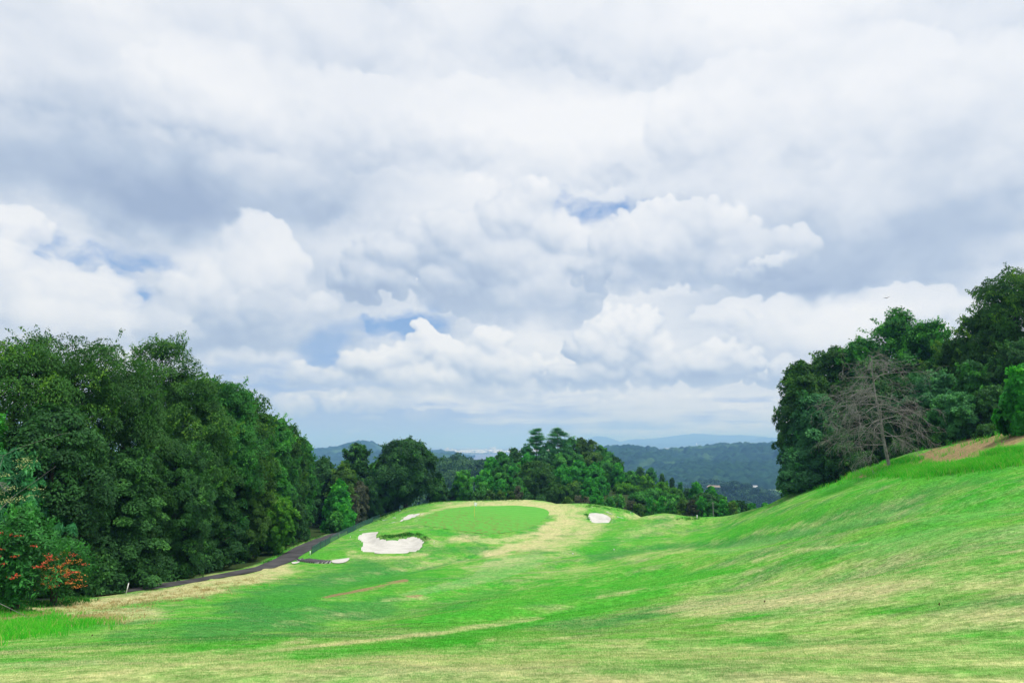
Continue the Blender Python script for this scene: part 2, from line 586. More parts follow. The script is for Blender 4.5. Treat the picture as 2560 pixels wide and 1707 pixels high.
def inpoly(poly, x, y):
    x = np.asarray(x); y = np.asarray(y)
    res = np.zeros(x.shape, bool)
    n = len(poly)
    for i in range(n):
        x1, y1 = poly[i]; x2, y2 = poly[(i + 1) % n]
        if y1 == y2:
            continue
        c = ((y1 > y) != (y2 > y)) & (x < (x2 - x1) * (y - y1) / (y2 - y1) + x1)
        res ^= c
    return res


def polydist(pts, x, y, closed=False):
    d = np.full(np.shape(x), 1e9)
    P = list(pts) + ([pts[0]] if closed else [])
    for (x1, y1), (x2, y2) in zip(P[:-1], P[1:]):
        dx, dy = x2 - x1, y2 - y1
        t = np.clip(((x - x1) * dx + (y - y1) * dy) / (dx * dx + dy * dy + 1e-9), 0, 1)
        d = np.minimum(d, np.hypot(x - x1 - t * dx, y - y1 - t * dy))
    return d


def smooth_poly(pts, n=3):
    p = np.asarray(pts, float)
    for _ in range(n):
        q = np.roll(p, -1, 0)
        p = np.stack([.75 * p + .25 * q, .25 * p + .75 * q], 1).reshape(-1, p.shape[1])
    return p

# ------------------------------------------------------------------ terrain of the course (measured from the photograph, then built in metres)
def unp(px, py, d):
    v = px_dir(px, py)
    k = d / v[1]
    return (v[0] * k, d, v[2] * k + EYE)


CTRL_PX = [
    # foreground
    (0, 1707, 5.9), (640, 1707, 5.5), (1280, 1707, 5.2), (1900, 1707, 4.8), (2560, 1707, 4.4),
    (0, 1655, 8.4), (640, 1640, 8.4), (1280, 1640, 8.0), (1900, 1640, 7.0), (2560, 1600, 6.4),
    (300, 1640, 9.0), (300, 1600, 16), (640, 1600, 13), (1000, 1600, 11.5), (1280, 1600, 11), (1600, 1600, 10), (2000, 1600, 8.8),
    (0, 1600, 20), (0, 1560, 29), (0, 1505, 37), (130, 1512, 37.5), (300, 1560, 26), (300, 1520, 36), (312, 1488, 44),
    (640, 1560, 21), (640, 1510, 36), (900, 1560, 21), (900, 1500, 38), (900, 1450, 55),
    (1280, 1560, 19.5), (1280, 1500, 34), (1280, 1450, 50), (1280, 1400, 71), (1280, 1350, 91),
    (1600, 1560, 15), (1600, 1500, 26), (1600, 1450, 41), (1600, 1400, 60), (1600, 1352, 83),
    (1800, 1500, 20), (1800, 1450, 29), (1800, 1400, 43), (1800, 1345, 64),
    (2000, 1500, 14.5), (2000, 1400, 27), (2000, 1330, 44), (2000, 1280, 60),
    (2300, 1500, 11.0), (2300, 1400, 17.5), (2300, 1330, 26), (2300, 1250, 40), (2300, 1180, 52), (2300, 1132, 61),
    (2560, 1500, 8.8), (2560, 1400, 13), (2560, 1300, 19.5), (2560, 1200, 30), (2560, 1110, 42), (2560, 1062, 50),
    (2430, 1105, 57), (2150, 1240, 52), (2150, 1180, 67),
    # skyline of the right-hand hill and the dip beside the mound
    (2000, 1224, 84), (1926, 1258, 89), (1882, 1272, 93), (1838, 1288, 98), (1784, 1306, 104), (1820, 1330, 80), (1760, 1345, 77),
    # mound
    (1661, 1283, 101), (1610, 1290, 101), (1550, 1305, 101), (1705, 1290, 102), (1750, 1300, 104), (1650, 1322, 92), (1560, 1330, 92), (1730, 1325, 92),
    # cart path line
    (440, 1455, 53), (640, 1424, 66), (700, 1400, 76), (785, 1358, 93), (840, 1335, 108), (890, 1315, 126),
    # green and bunkers
    (1242, 1334, 96), (1100, 1320, 101), (1165, 1292, 111), (1300, 1292, 112), (1242, 1263, 126), (1100, 1278, 117), (1370, 1280, 118),
    (990, 1384, 80), (990, 1340, 94), (890, 1378, 81), (900, 1330, 99), (1075, 1360, 87), (1015, 1292, 113),
    (1575, 1281, 122), (1530, 1279, 124), (1500, 1306, 106), (1490, 1282, 117), (1450, 1330, 97), (1420, 1370, 80),
    (1242, 1251, 134), (1100, 1254, 134), (1380, 1256, 133), (1480, 1270, 127), (1025, 1266, 134), (960, 1297, 124),
    (770, 1410, 73), (830, 1405, 74.5), (720, 1450, 58), (1100, 1450, 53),
]
CTRL_W = [  # hidden or beyond the frame
    (0, 0, 0), (0, -12, .6), (-30, -20, -1), (30, -20, 3), (-60, 0, -4), (60, 0, 6), (0, -80, 4), (-120, -80, 2), (120, -80, 10),
    (-14, 8, -1.6), (-30, 25, -5.5), (20, 10, .6), (45, 30, 2.0), (60, 60, 5.5),
    (-34, 44, -8.2), (-36, 66, -10.2), (-36, 92, -11.6), (-38, 125, -13.0), (-60, 60, -8), (-60, 100, -10.5), (-110, 60, -8), (-110, 120, -14),
    (-30, 150, -14), (-60, 160, -17), (-12, 150, -12.5), (0, 146, -10.6), (12, 146, -10.2), (25, 150, -10.0), (20, 185, -8.5), (8, 175, -10.5),
    (40, 165, -12), (50, 140, -14.5), (60, 150, -17), (38, 120, -14.0), (48, 122, -15.0), (58, 118, -13), (31, 114, -13.2), (34, 128, -14.5), (80, 130, -16), (90, 160, -26),
    (25, 117, -12.4), (21, 124, -12.3), (29, 124, -12.9), (14, 129, -11.2), (33, 116, -12.0), (19, 112, -11.6),
    (45, 108, -11.0), (56, 104, -9.0), (36, 113, -13.4), (55, 90, -3.0), (48, 78, -1.8), (60, 78, 1.6), (70, 95, 1.0), (80, 115, -4), (45, 72, .4),
    (100, 80, 8), (110, 120, 2), (-100, 0, -2), (130, 0, 10),
    (0, 240, -26), (60, 240, -34), (-80, 240, -28), (-160, 180, -26), (150, 180, -28), (170, 60, 4), (-180, 60, -10),
    (0, 330, -55), (120, 300, -55), (-120, 300, -50), (-250, 200, -45), (250, 200, -50), (-280, 0, -15), (300, 0, -5), (0, -300, 0), (-200, -250, 0), (200, -250, 10),
]
_P = np.array([unp(*c) for c in CTRL_PX] + [(x, y, z - 0.0) for x, y, z in CTRL_W])


def tps_fit(P, lam=0.08):
    xy = P[:, :2]
    n = len(P)
    r2 = ((xy[:, None] - xy[None]) ** 2).sum(-1)
    Kk = r2 * np.log(r2 + 1e-9) * .5 + lam * np.eye(n) * 1.0
    A = np.zeros((n + 3, n + 3))
    A[:n, :n] = Kk
    A[:n, n] = 1; A[:n, n + 1:] = xy
    A[n, :n] = 1; A[n + 1:, :n] = xy.T
    return np.linalg.solve(A, np.concatenate([P[:, 2], np.zeros(3)]))


_W = tps_fit(_P)
VALLEY = -82.0


FOLD_XY = []


def base_height(x, y):
    x = np.asarray(x, float); y = np.asarray(y, float)
    sh = x.shape
    x = x.ravel(); y = y.ravel()
    out = np.empty(len(x))
    for i in range(0, len(x), 20000):
        xs, ys = x[i:i + 20000], y[i:i + 20000]
        r2 = (xs[:, None] - _P[None, :, 0]) ** 2 + (ys[:, None] - _P[None, :, 1]) ** 2
        out[i:i + 20000] = (r2 * np.log(r2 + 1e-9) * .5) @ _W[:len(_P)] + _W[-3] + _W[-2] * xs + _W[-1] * ys
    r = np.hypot(x, y)
    near = sstep(r, 3, 25)
    out = out + near * (0.32 * (fbm(x / 11.0, y / 11.0, 77, 4) - .5) + 0.07 * (fbm(x / 2.3, y / 2.3, 87, 3) - .5)) + 0.03 * (fbm(x / 1.1, y / 1.1, 97, 3) - .5)
    for pl, fw, fd in FOLD_XY:
        out = out - fd * np.exp(-(polydist(pl, x, y) / fw) ** 2)
    w = sstep(r, 240, 470)
    out = out * (1 - w) + (VALLEY - 1.0) * w
    return out.reshape(sh)


FAST_HIT = False


def hit(px, py, far=260.0):
    """where the photograph's pixel meets the terrain"""
    v = px_dir(px, py)
    d = np.exp(np.linspace(math.log(2.5), math.log(far), 900 if FAST_HIT else 160))
    x = v[0] / v[1] * d; z = v[2] / v[1] * d + EYE
    h = grid_at(x, d) if FAST_HIT else base_height(x, d)
    i = np.argmax(z < h)
    if not (z < h).any():
        i = len(d) - 1
    lo, hi = d[max(i - 1, 0)], d[i]
    for _ in range(12):
        mid = .5 * (lo + hi)
        if v[2] / v[1] * mid + EYE < (grid_at if FAST_HIT else base_height)(np.array([v[0] / v[1] * mid]), np.array([mid]))[0]:
            hi = mid
        else:
            lo = mid
    return (v[0] / v[1] * hi, hi)


def zat(x, y):
    return float(base_height(np.array([x]), np.array([y]))[0])


def hits(pts):
    return [hit(*p) for p in pts]


# swales and swells of the fairway: (photo polyline, width in metres, depth)
FOLD_XY = [(hits(pl), fw, fd) for pl, fw, fd in ((pl_, w_ * 1.1, d_ * 1.7) for pl_, w_, d_ in (
    ([(1480, 1375), (1640, 1360), (1800, 1352), (2000, 1330), (2250, 1290), (2560, 1225)], 2.6, .40), ([(1560, 1440), (1760, 1412), (2000, 1370), (2300, 1330)], 2.2, -.28),
    ([(1200, 1535), (1500, 1500), (1800, 1452), (2100, 1420)], 1.8, .26), ([(1900, 1300), (2100, 1255), (2300, 1215)], 3.0, -.30), ([(1300, 1420), (1500, 1400), (1700, 1385)], 2.6, -.25),
    ([(760, 1480), (900, 1440), (1100, 1400), (1210, 1378)], 2.4, .30), ([(700, 1560), (1000, 1500), (1250, 1460)], 2.6, .28)))]

GREEN_PX = [(1041, 1307), (1048, 1295), (1080, 1283), (1121, 1272), (1170, 1266), (1242, 1263), (1315, 1264), (1359, 1270), (1374, 1279), (1371, 1287),
            (1354, 1302), (1339, 1314), (1303, 1326), (1242, 1334), (1194, 1333), (1145, 1326), (1097, 1319), (1056, 1313)]
BUNKER_FRONT_PX = [(887, 1343), (892, 1336), (913, 1331), (938, 1329), (953, 1328), (952, 1334), (947, 1342), (958.5, 1345.5), (972, 1349), (989, 1348),
                   (1009.5, 1343), (1023, 1339.5), (1043.5, 1340), (1057, 1345.5), (1069, 1353), (1065.6, 1360), (1064, 1370), (1054, 1375), (1023, 1381),
                   (989, 1383.4), (955, 1383), (929.6, 1380.7), (904, 1378.6), (893, 1374), (892, 1368), (900, 1363), (897, 1355), (892, 1349)]
BUNKER_STRIP_PX = [(964.7, 1309), (998.6, 1301), (1006, 1292), (1018, 1286), (1040, 1284), (1065, 1280), (1049.5, 1287.5), (1025, 1297), (991, 1305.6)]
BUNKER_RIGHT_PX = [(1462, 1286.6), (1473, 1282.6), (1491, 1281.7), (1508.5, 1284), (1522, 1290), (1528.4, 1296.5), (1549.4, 1301), (1528, 1305), (1502, 1308),
                   (1484, 1306.5), (1469, 1297.6)]
SAND_A_PX = [(827.5, 1402), (836, 1400), (858, 1397), (875, 1395), (872, 1401), (861.5, 1407), (844.6, 1409), (831, 1407.5)]
SAND_B_PX = [(727, 1406), (739, 1405), (751, 1404), (746, 1408), (732, 1410.6)]
PATH_FAR_PX = [(60, 1499), (168, 1489.5), (259, 1478), (356, 1465), (485, 1447), (560, 1433), (640, 1417), (688.5, 1396.5), (737, 1368), (785, 1348), (834, 1332),
               (858, 1319), (872, 1314)]
PATH_NEAR_PX = [(90, 1503), (207, 1493.6), (323, 1480), (420, 1468), (517, 1450.6), (580, 1440), (640, 1429), (688.5, 1419), (737, 1400), (761, 1384), (809, 1356),
                (846, 1338), (872, 1323), (897, 1313)]

green_xy = smooth_poly(hits(GREEN_PX), 2)
bf_xy = smooth_poly(hits(BUNKER_FRONT_PX), 1)
bs_xy = smooth_poly(hits(BUNKER_STRIP_PX), 1)
br_xy = smooth_poly(hits(BUNKER_RIGHT_PX), 1)
sa_xy = smooth_poly(hits(SAND_A_PX), 1)
sb_xy = smooth_poly(hits(SAND_B_PX), 1)
path_far = hits(PATH_FAR_PX)
path_near = hits(PATH_NEAR_PX)
# beyond the last bend the path turns left behind the trees
path_far += [(path_far[-1][0] - 2.5, path_far[-1][1] + 5), (path_far[-1][0] - 8, path_far[-1][1] + 8)]
path_near += [(path_near[-1][0] - 2.5, path_near[-1][1] + 6), (path_near[-1][0] - 9, path_near[-1][1] + 11)]
path_xy = np.array(path_near + path_far[::-1])
LIP = [(947, 1342), (958.5, 1345.5), (972, 1349), (989, 1348), (1009.5, 1343), (1023, 1339.5), (1043.5, 1340), (1057, 1345.5), (1069, 1353)]
lip_xy = hits(LIP)

SHEETS = [green_xy, bf_xy, bs_xy, br_xy, path_xy]


def height(x, y):
    """terrain with the raised lip of the front bunker"""
    h = base_height(x, y)
    x = np.asarray(x, float); y = np.asarray(y, float)
    near = (np.abs(x + 13) < 14) & (np.abs(y - 92) < 16)
    if near.any():
        dd = polydist(lip_xy, x, y)
        ins = inpoly(bf_xy, x, y)
        h = h + np.where(ins, 0, 0.42 * np.exp(-(dd / 1.1) ** 2))
    return h


# ---- turf tones, plus painted shading of the right slope, as strokes: (polyline, half width, strength)
DRY = [
    ([(110, 1518), (250, 1505), (330, 1494), (480, 1472), (600, 1448), (690, 1424)], 20, 1.1), ([(190, 1535), (300, 1538), (360, 1528)], 18, .7), ([(0, 1545), (120, 1530)], 10, .5),
    ([(1250, 1262), (1330, 1262), (1390, 1272), (1412, 1300), (1385, 1330), (1330, 1360), (1240, 1382)], 14, 1.0), ([(1400, 1280), (1425, 1300), (1415, 1330)], 13, .85),
    ([(1140, 1346), (1230, 1352), (1320, 1344)], 9, .9), ([(1420, 1290), (1470, 1316), (1440, 1345), (1370, 1362)], 16, .75),
    ([(1480, 1315), (1460, 1345)], 10, .5), ([(880, 1391), (960, 1395), (1060, 1387)], 5, .8), ([(1075, 1350), (1100, 1365)], 5, .5),
    ([(1050, 1285), (1080, 1277), (1120, 1267), (1200, 1258)], 4, .8), ([(1100, 1262), (1200, 1253), (1320, 1253), (1400, 1262)], 6, .6), ([(1400, 1262), (1470, 1275)], 6, .8),
    ([(600, 1632), (900, 1604), (1100, 1582), (1250, 1560), (1340, 1543)], 7, .85), ([(0, 1640), (300, 1640), (640, 1625), (760, 1600)], 8, .55),
    ([(2560, 1440), (2300, 1470), (2000, 1500), (1800, 1520)], 40, .62), ([(2560, 1540), (2200, 1560), (1850, 1565)], 22, .55),
    ([(2560, 1620), (2000, 1640), (1500, 1650), (900, 1680)], 32, .65), ([(0, 1700), (640, 1690), (1280, 1700), (2560, 1690)], 70, .66), ([(0, 1665), (700, 1650), (1280, 1640)], 22, .42), ([(2560, 1400), (2200, 1430), (1900, 1470)], 40, .4), ([(1300, 1620), (2000, 1600), (2560, 1580)], 26, .45),
    ([(1500, 1490), (1720, 1460), (1900, 1425)], 7, .5), ([(2170, 1358), (2000, 1375), (1890, 1402)], 5, .6), ([(1560, 1400), (1700, 1372), (1800, 1350)], 9, .42),
    ([(1560, 1345), (1640, 1315), (1720, 1305)], 10, .45), ([(1600, 1291), (1680, 1292)], 4, .7), ([(1540, 1285), (1590, 1292)], 6, .8),
    ([(1180, 1420), (1300, 1400), (1420, 1385)], 8, .4), ([(880, 1378), (870, 1383)], 4, .7), ([(1330, 1440), (1480, 1420)], 7, .35),
    ([(1700, 1640), (1560, 1650)], 8, .5), ([(1900, 1330), (2100, 1290), (2300, 1240)], 8, .35), ([(2150, 1210), (2250, 1190)], 6, .5),
    ([(820, 1460), (1000, 1420), (1150, 1400)], 10, .35), ([(700, 1560), (900, 1530)], 8, .3), ([(960, 1500), (1080, 1490)], 6, .6),
    ([(1130, 1640), (1150, 1615)], 6, .55), ([(1205, 1608), (1230, 1598)], 5, .5),
]
SOIL = [
    ([(815, 1494), (870, 1482), (930, 1468), (1010, 1452)], 4.5, 1.0), ([(900, 1478), (960, 1466)], 5, .6), ([(1025, 1490), (1055, 1488)], 4, .8),
    ([(2270, 1160), (2400, 1128), (2480, 1102), (2580, 1072)], 20, 1.8), ([(2120, 1195), (2170, 1182)], 5, .9), ([(2150, 1186), (2290, 1156)], 9, 1.3),
    ([(1385, 1285), (1388, 1310), (1350, 1345), (1300, 1370)], 1.3, .42), ([(1405, 1290), (1412, 1315), (1375, 1350)], 1.3, .42), ([(1420, 1288), (1438, 1310)], 1.3, .4), ([(1372, 1280), (1392, 1296), (1380, 1325)], 1.2, .38),
    ([(1400, 1290), (1396, 1318), (1340, 1358), (1290, 1378)], 1.3, .40), ([(1415, 1300), (1405, 1335), (1370, 1360)], 1.2, .38), ([(1430, 1296), (1450, 1318)], 1.2, .35), ([(1290, 1383), (1300, 1372), (1330, 1355)], 1.4, .5), ([(1310, 1385), (1296, 1374)], 1.4, .45),
    ([(200, 1540), (270, 1546)], 9, .55), ([(1160, 1350), (1200, 1345)], 4, .5), ([(0, 1552), (60, 1548)], 5, .35),
    ([(100, 1512), (180, 1508)], 5, .4), ([(640, 1420), (680, 1404), (720, 1380), (780, 1350)], 2, .6), ([(740, 1395), (800, 1402), (830, 1401)], 2.4, .5),
]
LUSH = [
    ([(1100, 1545), (1400, 1490), (1700, 1430)], 22, .8), ([(1750, 1345), (2000, 1290), (2250, 1225)], 16, .6), ([(700, 1500), (900, 1470), (1050, 1440)], 22, .5),
    ([(760, 1640), (1100, 1600), (1400, 1540), (1650, 1480)], 16, .9), ([(1300, 1510), (1600, 1450), (1800, 1440)], 26, .8), ([(1050, 1560), (1300, 1520)], 20, .6),
    ([(1480, 1370), (1560, 1345), (1640, 1360)], 12, .6), ([(1650, 1610), (1950, 1590)], 10, .8), ([(1500, 1668), (2100, 1660), (2560, 1680)], 14, .7),
    ([(0, 1580), (120, 1572), (220, 1566)], 16, .9), ([(2560, 1240), (2300, 1320), (2000, 1400)], 22, .6), ([(2000, 1210), (2300, 1190), (2560, 1150)], 30, .8), ([(700, 1390), (840, 1385)], 18, .7), ([(0, 1650), (500, 1622)], 7, .7),
    ([(1040, 1330), (1130, 1336)], 8, .7), ([(1500, 1330), (1640, 1310), (1740, 1310)], 12, .35),
]
DEEP = [
    ([(935, 1453), (1050, 1427), (1160, 1397), (1210, 1378), (1218, 1368), (1180, 1350), (1110, 1330), (1070, 1322)], 2.2, .8), ([(640, 1520), (760, 1480), (930, 1430)], 34, .95),
    ([(500, 1580), (760, 1545), (950, 1510)], 28, .85), ([(960, 1352), (1020, 1346), (1060, 1356)], 5, .5), ([(300, 1590), (640, 1560)], 16, .5),
    ([(1500, 1390), (1640, 1368), (1800, 1360), (2000, 1335), (2200, 1305)], 11, .75), ([(2050, 1300), (2250, 1262), (2450, 1200)], 15, .6), ([(1090, 1375), (1190, 1368)], 10, .6),  # first two: shade of the right slope's swale and swells, painted as darker green
    ([(980, 1540), (1250, 1480)], 18, .4), ([(1500, 1560), (1800, 1500)], 10, .35), ([(2000, 1470), (2300, 1420)], 14, .3), ([(1900, 1610), (2200, 1600)], 10, .4), ([(1060, 1258), (1020, 1262)], 6, .8),
]
PALE_POLY = [(985, 1488), (1060, 1470), (1180, 1440), (1215, 1400), (1280, 1387), (1350, 1386), (1370, 1394), (1340, 1418), (1260, 1445), (1160, 1468), (1060, 1486)]
PALE = [([(2560, 1330), (2350, 1340), (2100, 1370)], 22, .6), ([(0, 1660), (240, 1655)], 9, .8), ([(1800, 1380), (2050, 1320), (2400, 1260), (2560, 1220)], 10, .5), ([(2560, 1260), (2300, 1300)], 18, .4),  # right slope strokes: lit strips of its swells, painted as paler green
        ([(1100, 1580), (900, 1600)], 6, .3), ([(1040, 1303), (1044, 1290), (1080, 1281)], 2, .7)]


def project(x, y, z):
    """photograph pixel of a point"""
    zz = z - EYE
    fwd = y * math.cos(PITCH) + zz * math.sin(PITCH)
    up = -y * math.sin(PITCH) + zz * math.cos(PITCH)
    fwd = np.maximum(fwd, .5)
    return 1280 + FPX * x / fwd, 853.5 - FPX * up / fwd


def turf(x, y, z):
    px, py = project(x, y, z)
    ok = (y > 2) & (px > -200) & (px < 2760)
    wob = (fbm(x / 2.2, y / 2.2, 601, 4) - .5)
    wob2 = (fbm(x / 7.0, y / 7.0, 611, 4) - .5)
    res = {}
    for nm, strokes in (('dry', DRY), ('soil', SOIL), ('lush', LUSH), ('deep', DEEP), ('pale', PALE)):
        f = np.zeros(len(x), np.float32)
        for pl, w, s in strokes:
            xs = [p[0] for p in pl]; ys = [p[1] for p in pl]
            m = ok & (px > min(xs) - 5 * w) & (px < max(xs) + 5 * w) & (py > min(ys) - 3 * w) & (py < max(ys) + 3 * w)
            if not m.any():
                continue
            sq = 3.0                       # strokes are seen flat: stretch them sideways
            dd = polydist([(a / sq, b_) for a, b_ in pl], px[m] / sq, py[m])
            dd = dd + (wob[m] + wob2[m] * .8) * w * (1.2 if w > 3 else .3)
            f[m] = np.maximum(f[m], s * (1 - sstep(dd, w * .35, w * 1.25)))
        res[nm] = f
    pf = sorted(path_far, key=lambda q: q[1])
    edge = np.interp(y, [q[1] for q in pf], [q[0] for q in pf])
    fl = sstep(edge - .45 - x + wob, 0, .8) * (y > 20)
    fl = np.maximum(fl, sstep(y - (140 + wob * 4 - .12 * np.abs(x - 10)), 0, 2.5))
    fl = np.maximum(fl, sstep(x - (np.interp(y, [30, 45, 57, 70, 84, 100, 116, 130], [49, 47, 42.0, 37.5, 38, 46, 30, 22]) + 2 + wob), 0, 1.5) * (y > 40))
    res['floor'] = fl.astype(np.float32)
    m = ok & (px > 950) & (px < 1400) & (py > 1370) & (py < 1500)
    if m.any():
        ins = inpoly(PALE_POLY, px[m], py[m])
        res['pale'][m] = np.maximum(res['pale'][m], ins * .75)
    return res


NR, NA = 430, 660
rr_ = np.exp(np.linspace(math.log(1.2), math.log(520.0), NR))
aa_ = np.concatenate([np.linspace(-43, 43, NA), np.linspace(43, 317, 90)[1:-1]])
aa_ = np.radians(aa_)
na_ = len(aa_)
GX = (rr_[:, None] * np.sin(aa_)[None]).ravel()
GY = (rr_[:, None] * np.cos(aa_)[None]).ravel()
GZ = height(GX, GY)
tf = turf(GX, GY, GZ)
GRID_Z = GZ.copy()
for poly in SHEETS:
    ins = inpoly(poly, GX, GY)
    ins[ins] = polydist([tuple(q) for q in poly], GX[ins], GY[ins], True) > .55
    GZ[ins] -= 0.12 if poly is green_xy or poly is path_xy else 0.75
GRID_Z = GRID_Z.reshape(NR, na_)
GRID_T = {k: v.reshape(NR, na_) for k, v in tf.items()}


def grid_at(x, y, want_turf=False):
    """quick height (and turf) lookup in the terrain grid"""
    r = np.hypot(x, y)
    fr = np.clip((np.log(np.maximum(r, 1.21)) - math.log(1.2)) / (math.log(520.0) - math.log(1.2)) * (NR - 1), 0, NR - 1.001)
    fa = np.clip((np.degrees(np.arctan2(x, y)) + 43) / 86 * (NA - 1), 0, NA - 1.001)
    i = fr.astype(int); j = fa.astype(int)
    u = fr - i; v = fa - j

    def bil(G):
        return (G[i, j] * (1 - u) * (1 - v) + G[i + 1, j] * u * (1 - v) + G[i, j + 1] * (1 - u) * v + G[i + 1, j + 1] * u * v).astype(np.float32)
    if want_turf:
        return bil(GRID_Z), {k: bil(g) for k, g in GRID_T.items()}
    return bil(GRID_Z)


idx = np.arange(NR * na_).reshape(NR, na_)
nx_ = np.roll(idx, -1, 1)
gf = np.stack([idx[:-1], idx[1:], nx_[1:], nx_[:-1]], -1).reshape(-1, 4)
gv = np.stack([GX, GY, GZ], -1)
gv = np.concatenate([gv, [[0, 0, zat(0, 0)]]])
tf = {k: np.append(v, 0) for k, v in tf.items()}


def turf_material(name, blade=False):
    m, b, out = new_mat(name)
    tc = b.new('ShaderNodeTexCoord')
    P = tc.outputs['Object']
    n1 = b.noise(P, 0.11, 6.0, 0.6)
    n2 = b.noise(P, 0.55, 5.0, 0.6)
    n3 = b.noise(P, 9.0, 4.0, 0.7)
    n4 = b.noise(b.v('ADD', P, (31, 7, 0)), 0.22, 6.0, 0.62)
    dry, lush, deep, soil, pale = (b.attr(k) for k in ('dry', 'lush', 'deep', 'soil', 'pale'))
    GREEN_ = (0.150, 0.335, 0.055)
    LUSH_ = (0.050, 0.305, 0.026)
    DEEP_ = (0.042, 0.195, 0.046)
    PALE_ = (0.150, 0.340, 0.100)
    STRAW = (0.530, 0.470, 0.250)
    SOIL_ = (0.290, 0.190, 0.110)
    rnd = b.attr('rnd') if blade else n3
    n5 = b.noise(b.v('ADD', P, (11, 57, 0)), 1.7, 5.0, 0.65)
    mid = b.m('ADD', b.m('MULTIPLY', b.m('SUBTRACT', n1, 0.5), 1.4), b.m('ADD', b.m('MULTIPLY', b.m('SUBTRACT', n2, 0.5), 1.3), b.m('MULTIPLY', b.m('SUBTRACT', n5, 0.5), 0.8)))
    c = b.mix(b.sstep(mid, -0.42, 0.34), LUSH_, GREEN_)
    c = b.mix(b.m('MULTIPLY', b.sstep(b.m('ADD', n4, b.m('MULTIPLY', b.m('SUBTRACT', n5, 0.5), 0.35)), 0.46, 0.66), 0.75), c, DEEP_)
    c = b.mix(b.m('MULTIPLY', deep, 0.85), c, DEEP_)
    c = b.mix(b.m('MULTIPLY', lush, 0.8), c, LUSH_)
    c = b.mix(b.m('MULTIPLY', pale, 0.75), c, PALE_)
    # dry blades among the green ones
    dd = b.m('ADD', b.m('MULTIPLY', dry, 0.72), b.m('MULTIPLY', b.m('SUBTRACT', n2, 0.50), 0.95))
    dd = b.m('ADD', dd, b.m('MULTIPLY', b.m('SUBTRACT', n4, 0.5), 0.75))
    dd = b.m('ADD', dd, b.m('MULTIPLY', b.m('SUBTRACT', n5, 0.5), 1.0))
    dd = b.m('SUBTRACT', dd, b.m('MULTIPLY', lush, 0.30))
    dd = b.m('SUBTRACT', dd, b.m('MULTIPLY', deep, 0.25))
    dd = b.m('ADD', dd, b.m('MULTIPLY', b.m('SUBTRACT', rnd, 0.5), 0.9 if blade else 0.8))
    c = b.mix(b.m('MULTIPLY', b.sstep(dd, -0.22, 1.10), 0.90), c, STRAW)
    c = b.mix(b.m('MULTIPLY', b.sstep(b.m('ADD', soil, b.m('ADD', b.m('MULTIPLY', b.m('SUBTRACT', n3, 0.5), 0.5), b.m('MULTIPLY', b.m('SUBTRACT', n5, 0.5), 1.2))), 0.25, 1.0), 0.85), c, SOIL_)
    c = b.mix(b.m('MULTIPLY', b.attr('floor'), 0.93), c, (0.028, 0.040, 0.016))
    # mottling of single tufts
    tuft = b.noise(P, 3.2, 3.0, 0.7)
    c = b.mix(1.0, c, b.mix(b.sstep(tuft, .3, .7), (0.76, 0.78, 0.76), (1.22, 1.20, 1.22)), 'MULTIPLY')
    if not blade:
        c = b.mix(1.0, c, b.mix(b.sstep(n3, .3, .7), (0.70, 0.72, 0.70), (1.30, 1.28, 1.30)), 'MULTIPLY')
    else:
        c = b.mix(1.0, c, b.mix(rnd, (0.95, 0.95, 0.95), (1.6, 1.6, 1.6)), 'MULTIPLY')
    d = b.new('ShaderNodeBsdfDiffuse')
    b.l.new(c, d.inputs[0])
    if blade:
        t = b.new('ShaderNodeBsdfTranslucent')
        b.l.new(c, t.inputs[0])
        mx = b.new('ShaderNodeMixShader')
        mx.inputs[0].default_value = 0.4
        b.l.new(d.outputs[0], mx.inputs[1]); b.l.new(t.outputs[0], mx.inputs[2])
        b.l.new(mx.outputs[0], out.inputs[0])
    else:
        bp = b.new('ShaderNodeBump')
        bp.inputs['Strength'].default_value = 0.8
        bp.inputs['Distance'].default_value = 0.06
        b.put(bp.inputs['Height'], b.m('ADD', n3, b.m('MULTIPLY', tuft, 0.6)))
        b.l.new(bp.outputs[0], d.inputs['Normal'])
        b.l.new(d.outputs[0], out.inputs[0])
    return m


M_TURF = turf_material('turf')
M_BLADE = turf_material('grass_blades', True)
ctr = len(gv) - 1
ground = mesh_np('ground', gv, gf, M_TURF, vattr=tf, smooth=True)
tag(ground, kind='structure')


# ---- sheets laid on the terrain: green, sand, cart path
def sheet(name, poly, mat, step, lift=0.02, kind='structure', zf=height):
    poly = np.asarray(poly)
    lo, hi = poly.min(0), poly.max(0)
    gx, gy = np.meshgrid(np.arange(lo[0], hi[0], step), np.arange(lo[1], hi[1], step))
    gx, gy = gx.ravel(), gy.ravel()
    ins = inpoly(poly, gx, gy)
    dd = polydist([tuple(p) for p in poly], gx, gy, True)
    k = ins & (dd > step * .4)
    pts = [Vector((float(a), float(b_))) for a, b_ in poly] + [Vector((float(a), float(b_))) for a, b_ in zip(gx[k], gy[k])]
    n = len(poly)
    vs, _, fs, *_ = delaunay_2d_cdt(pts, [], [list(range(n))], 1, 1e-5)
    xy = np.array([(v.x, v.y) for v in vs])
    z = zf(xy[:, 0], xy[:, 1]) + lift
    o = mesh_np(name, np.column_stack([xy, z]), [list(f) for f in fs], mat, smooth=True)
    tag(o, kind=kind)
    return o


def bowl(poly, deep):
    P_ = [tuple(q) for q in poly]

    def zf(x, y):
        dd = polydist(P_, x, y, True)
        return base_height(x, y) - deep * sstep(dd, 0.0, 2.2) + .05 * (fbm(x / 1.6, y / 1.6, 55, 4) - .5)
    return zf


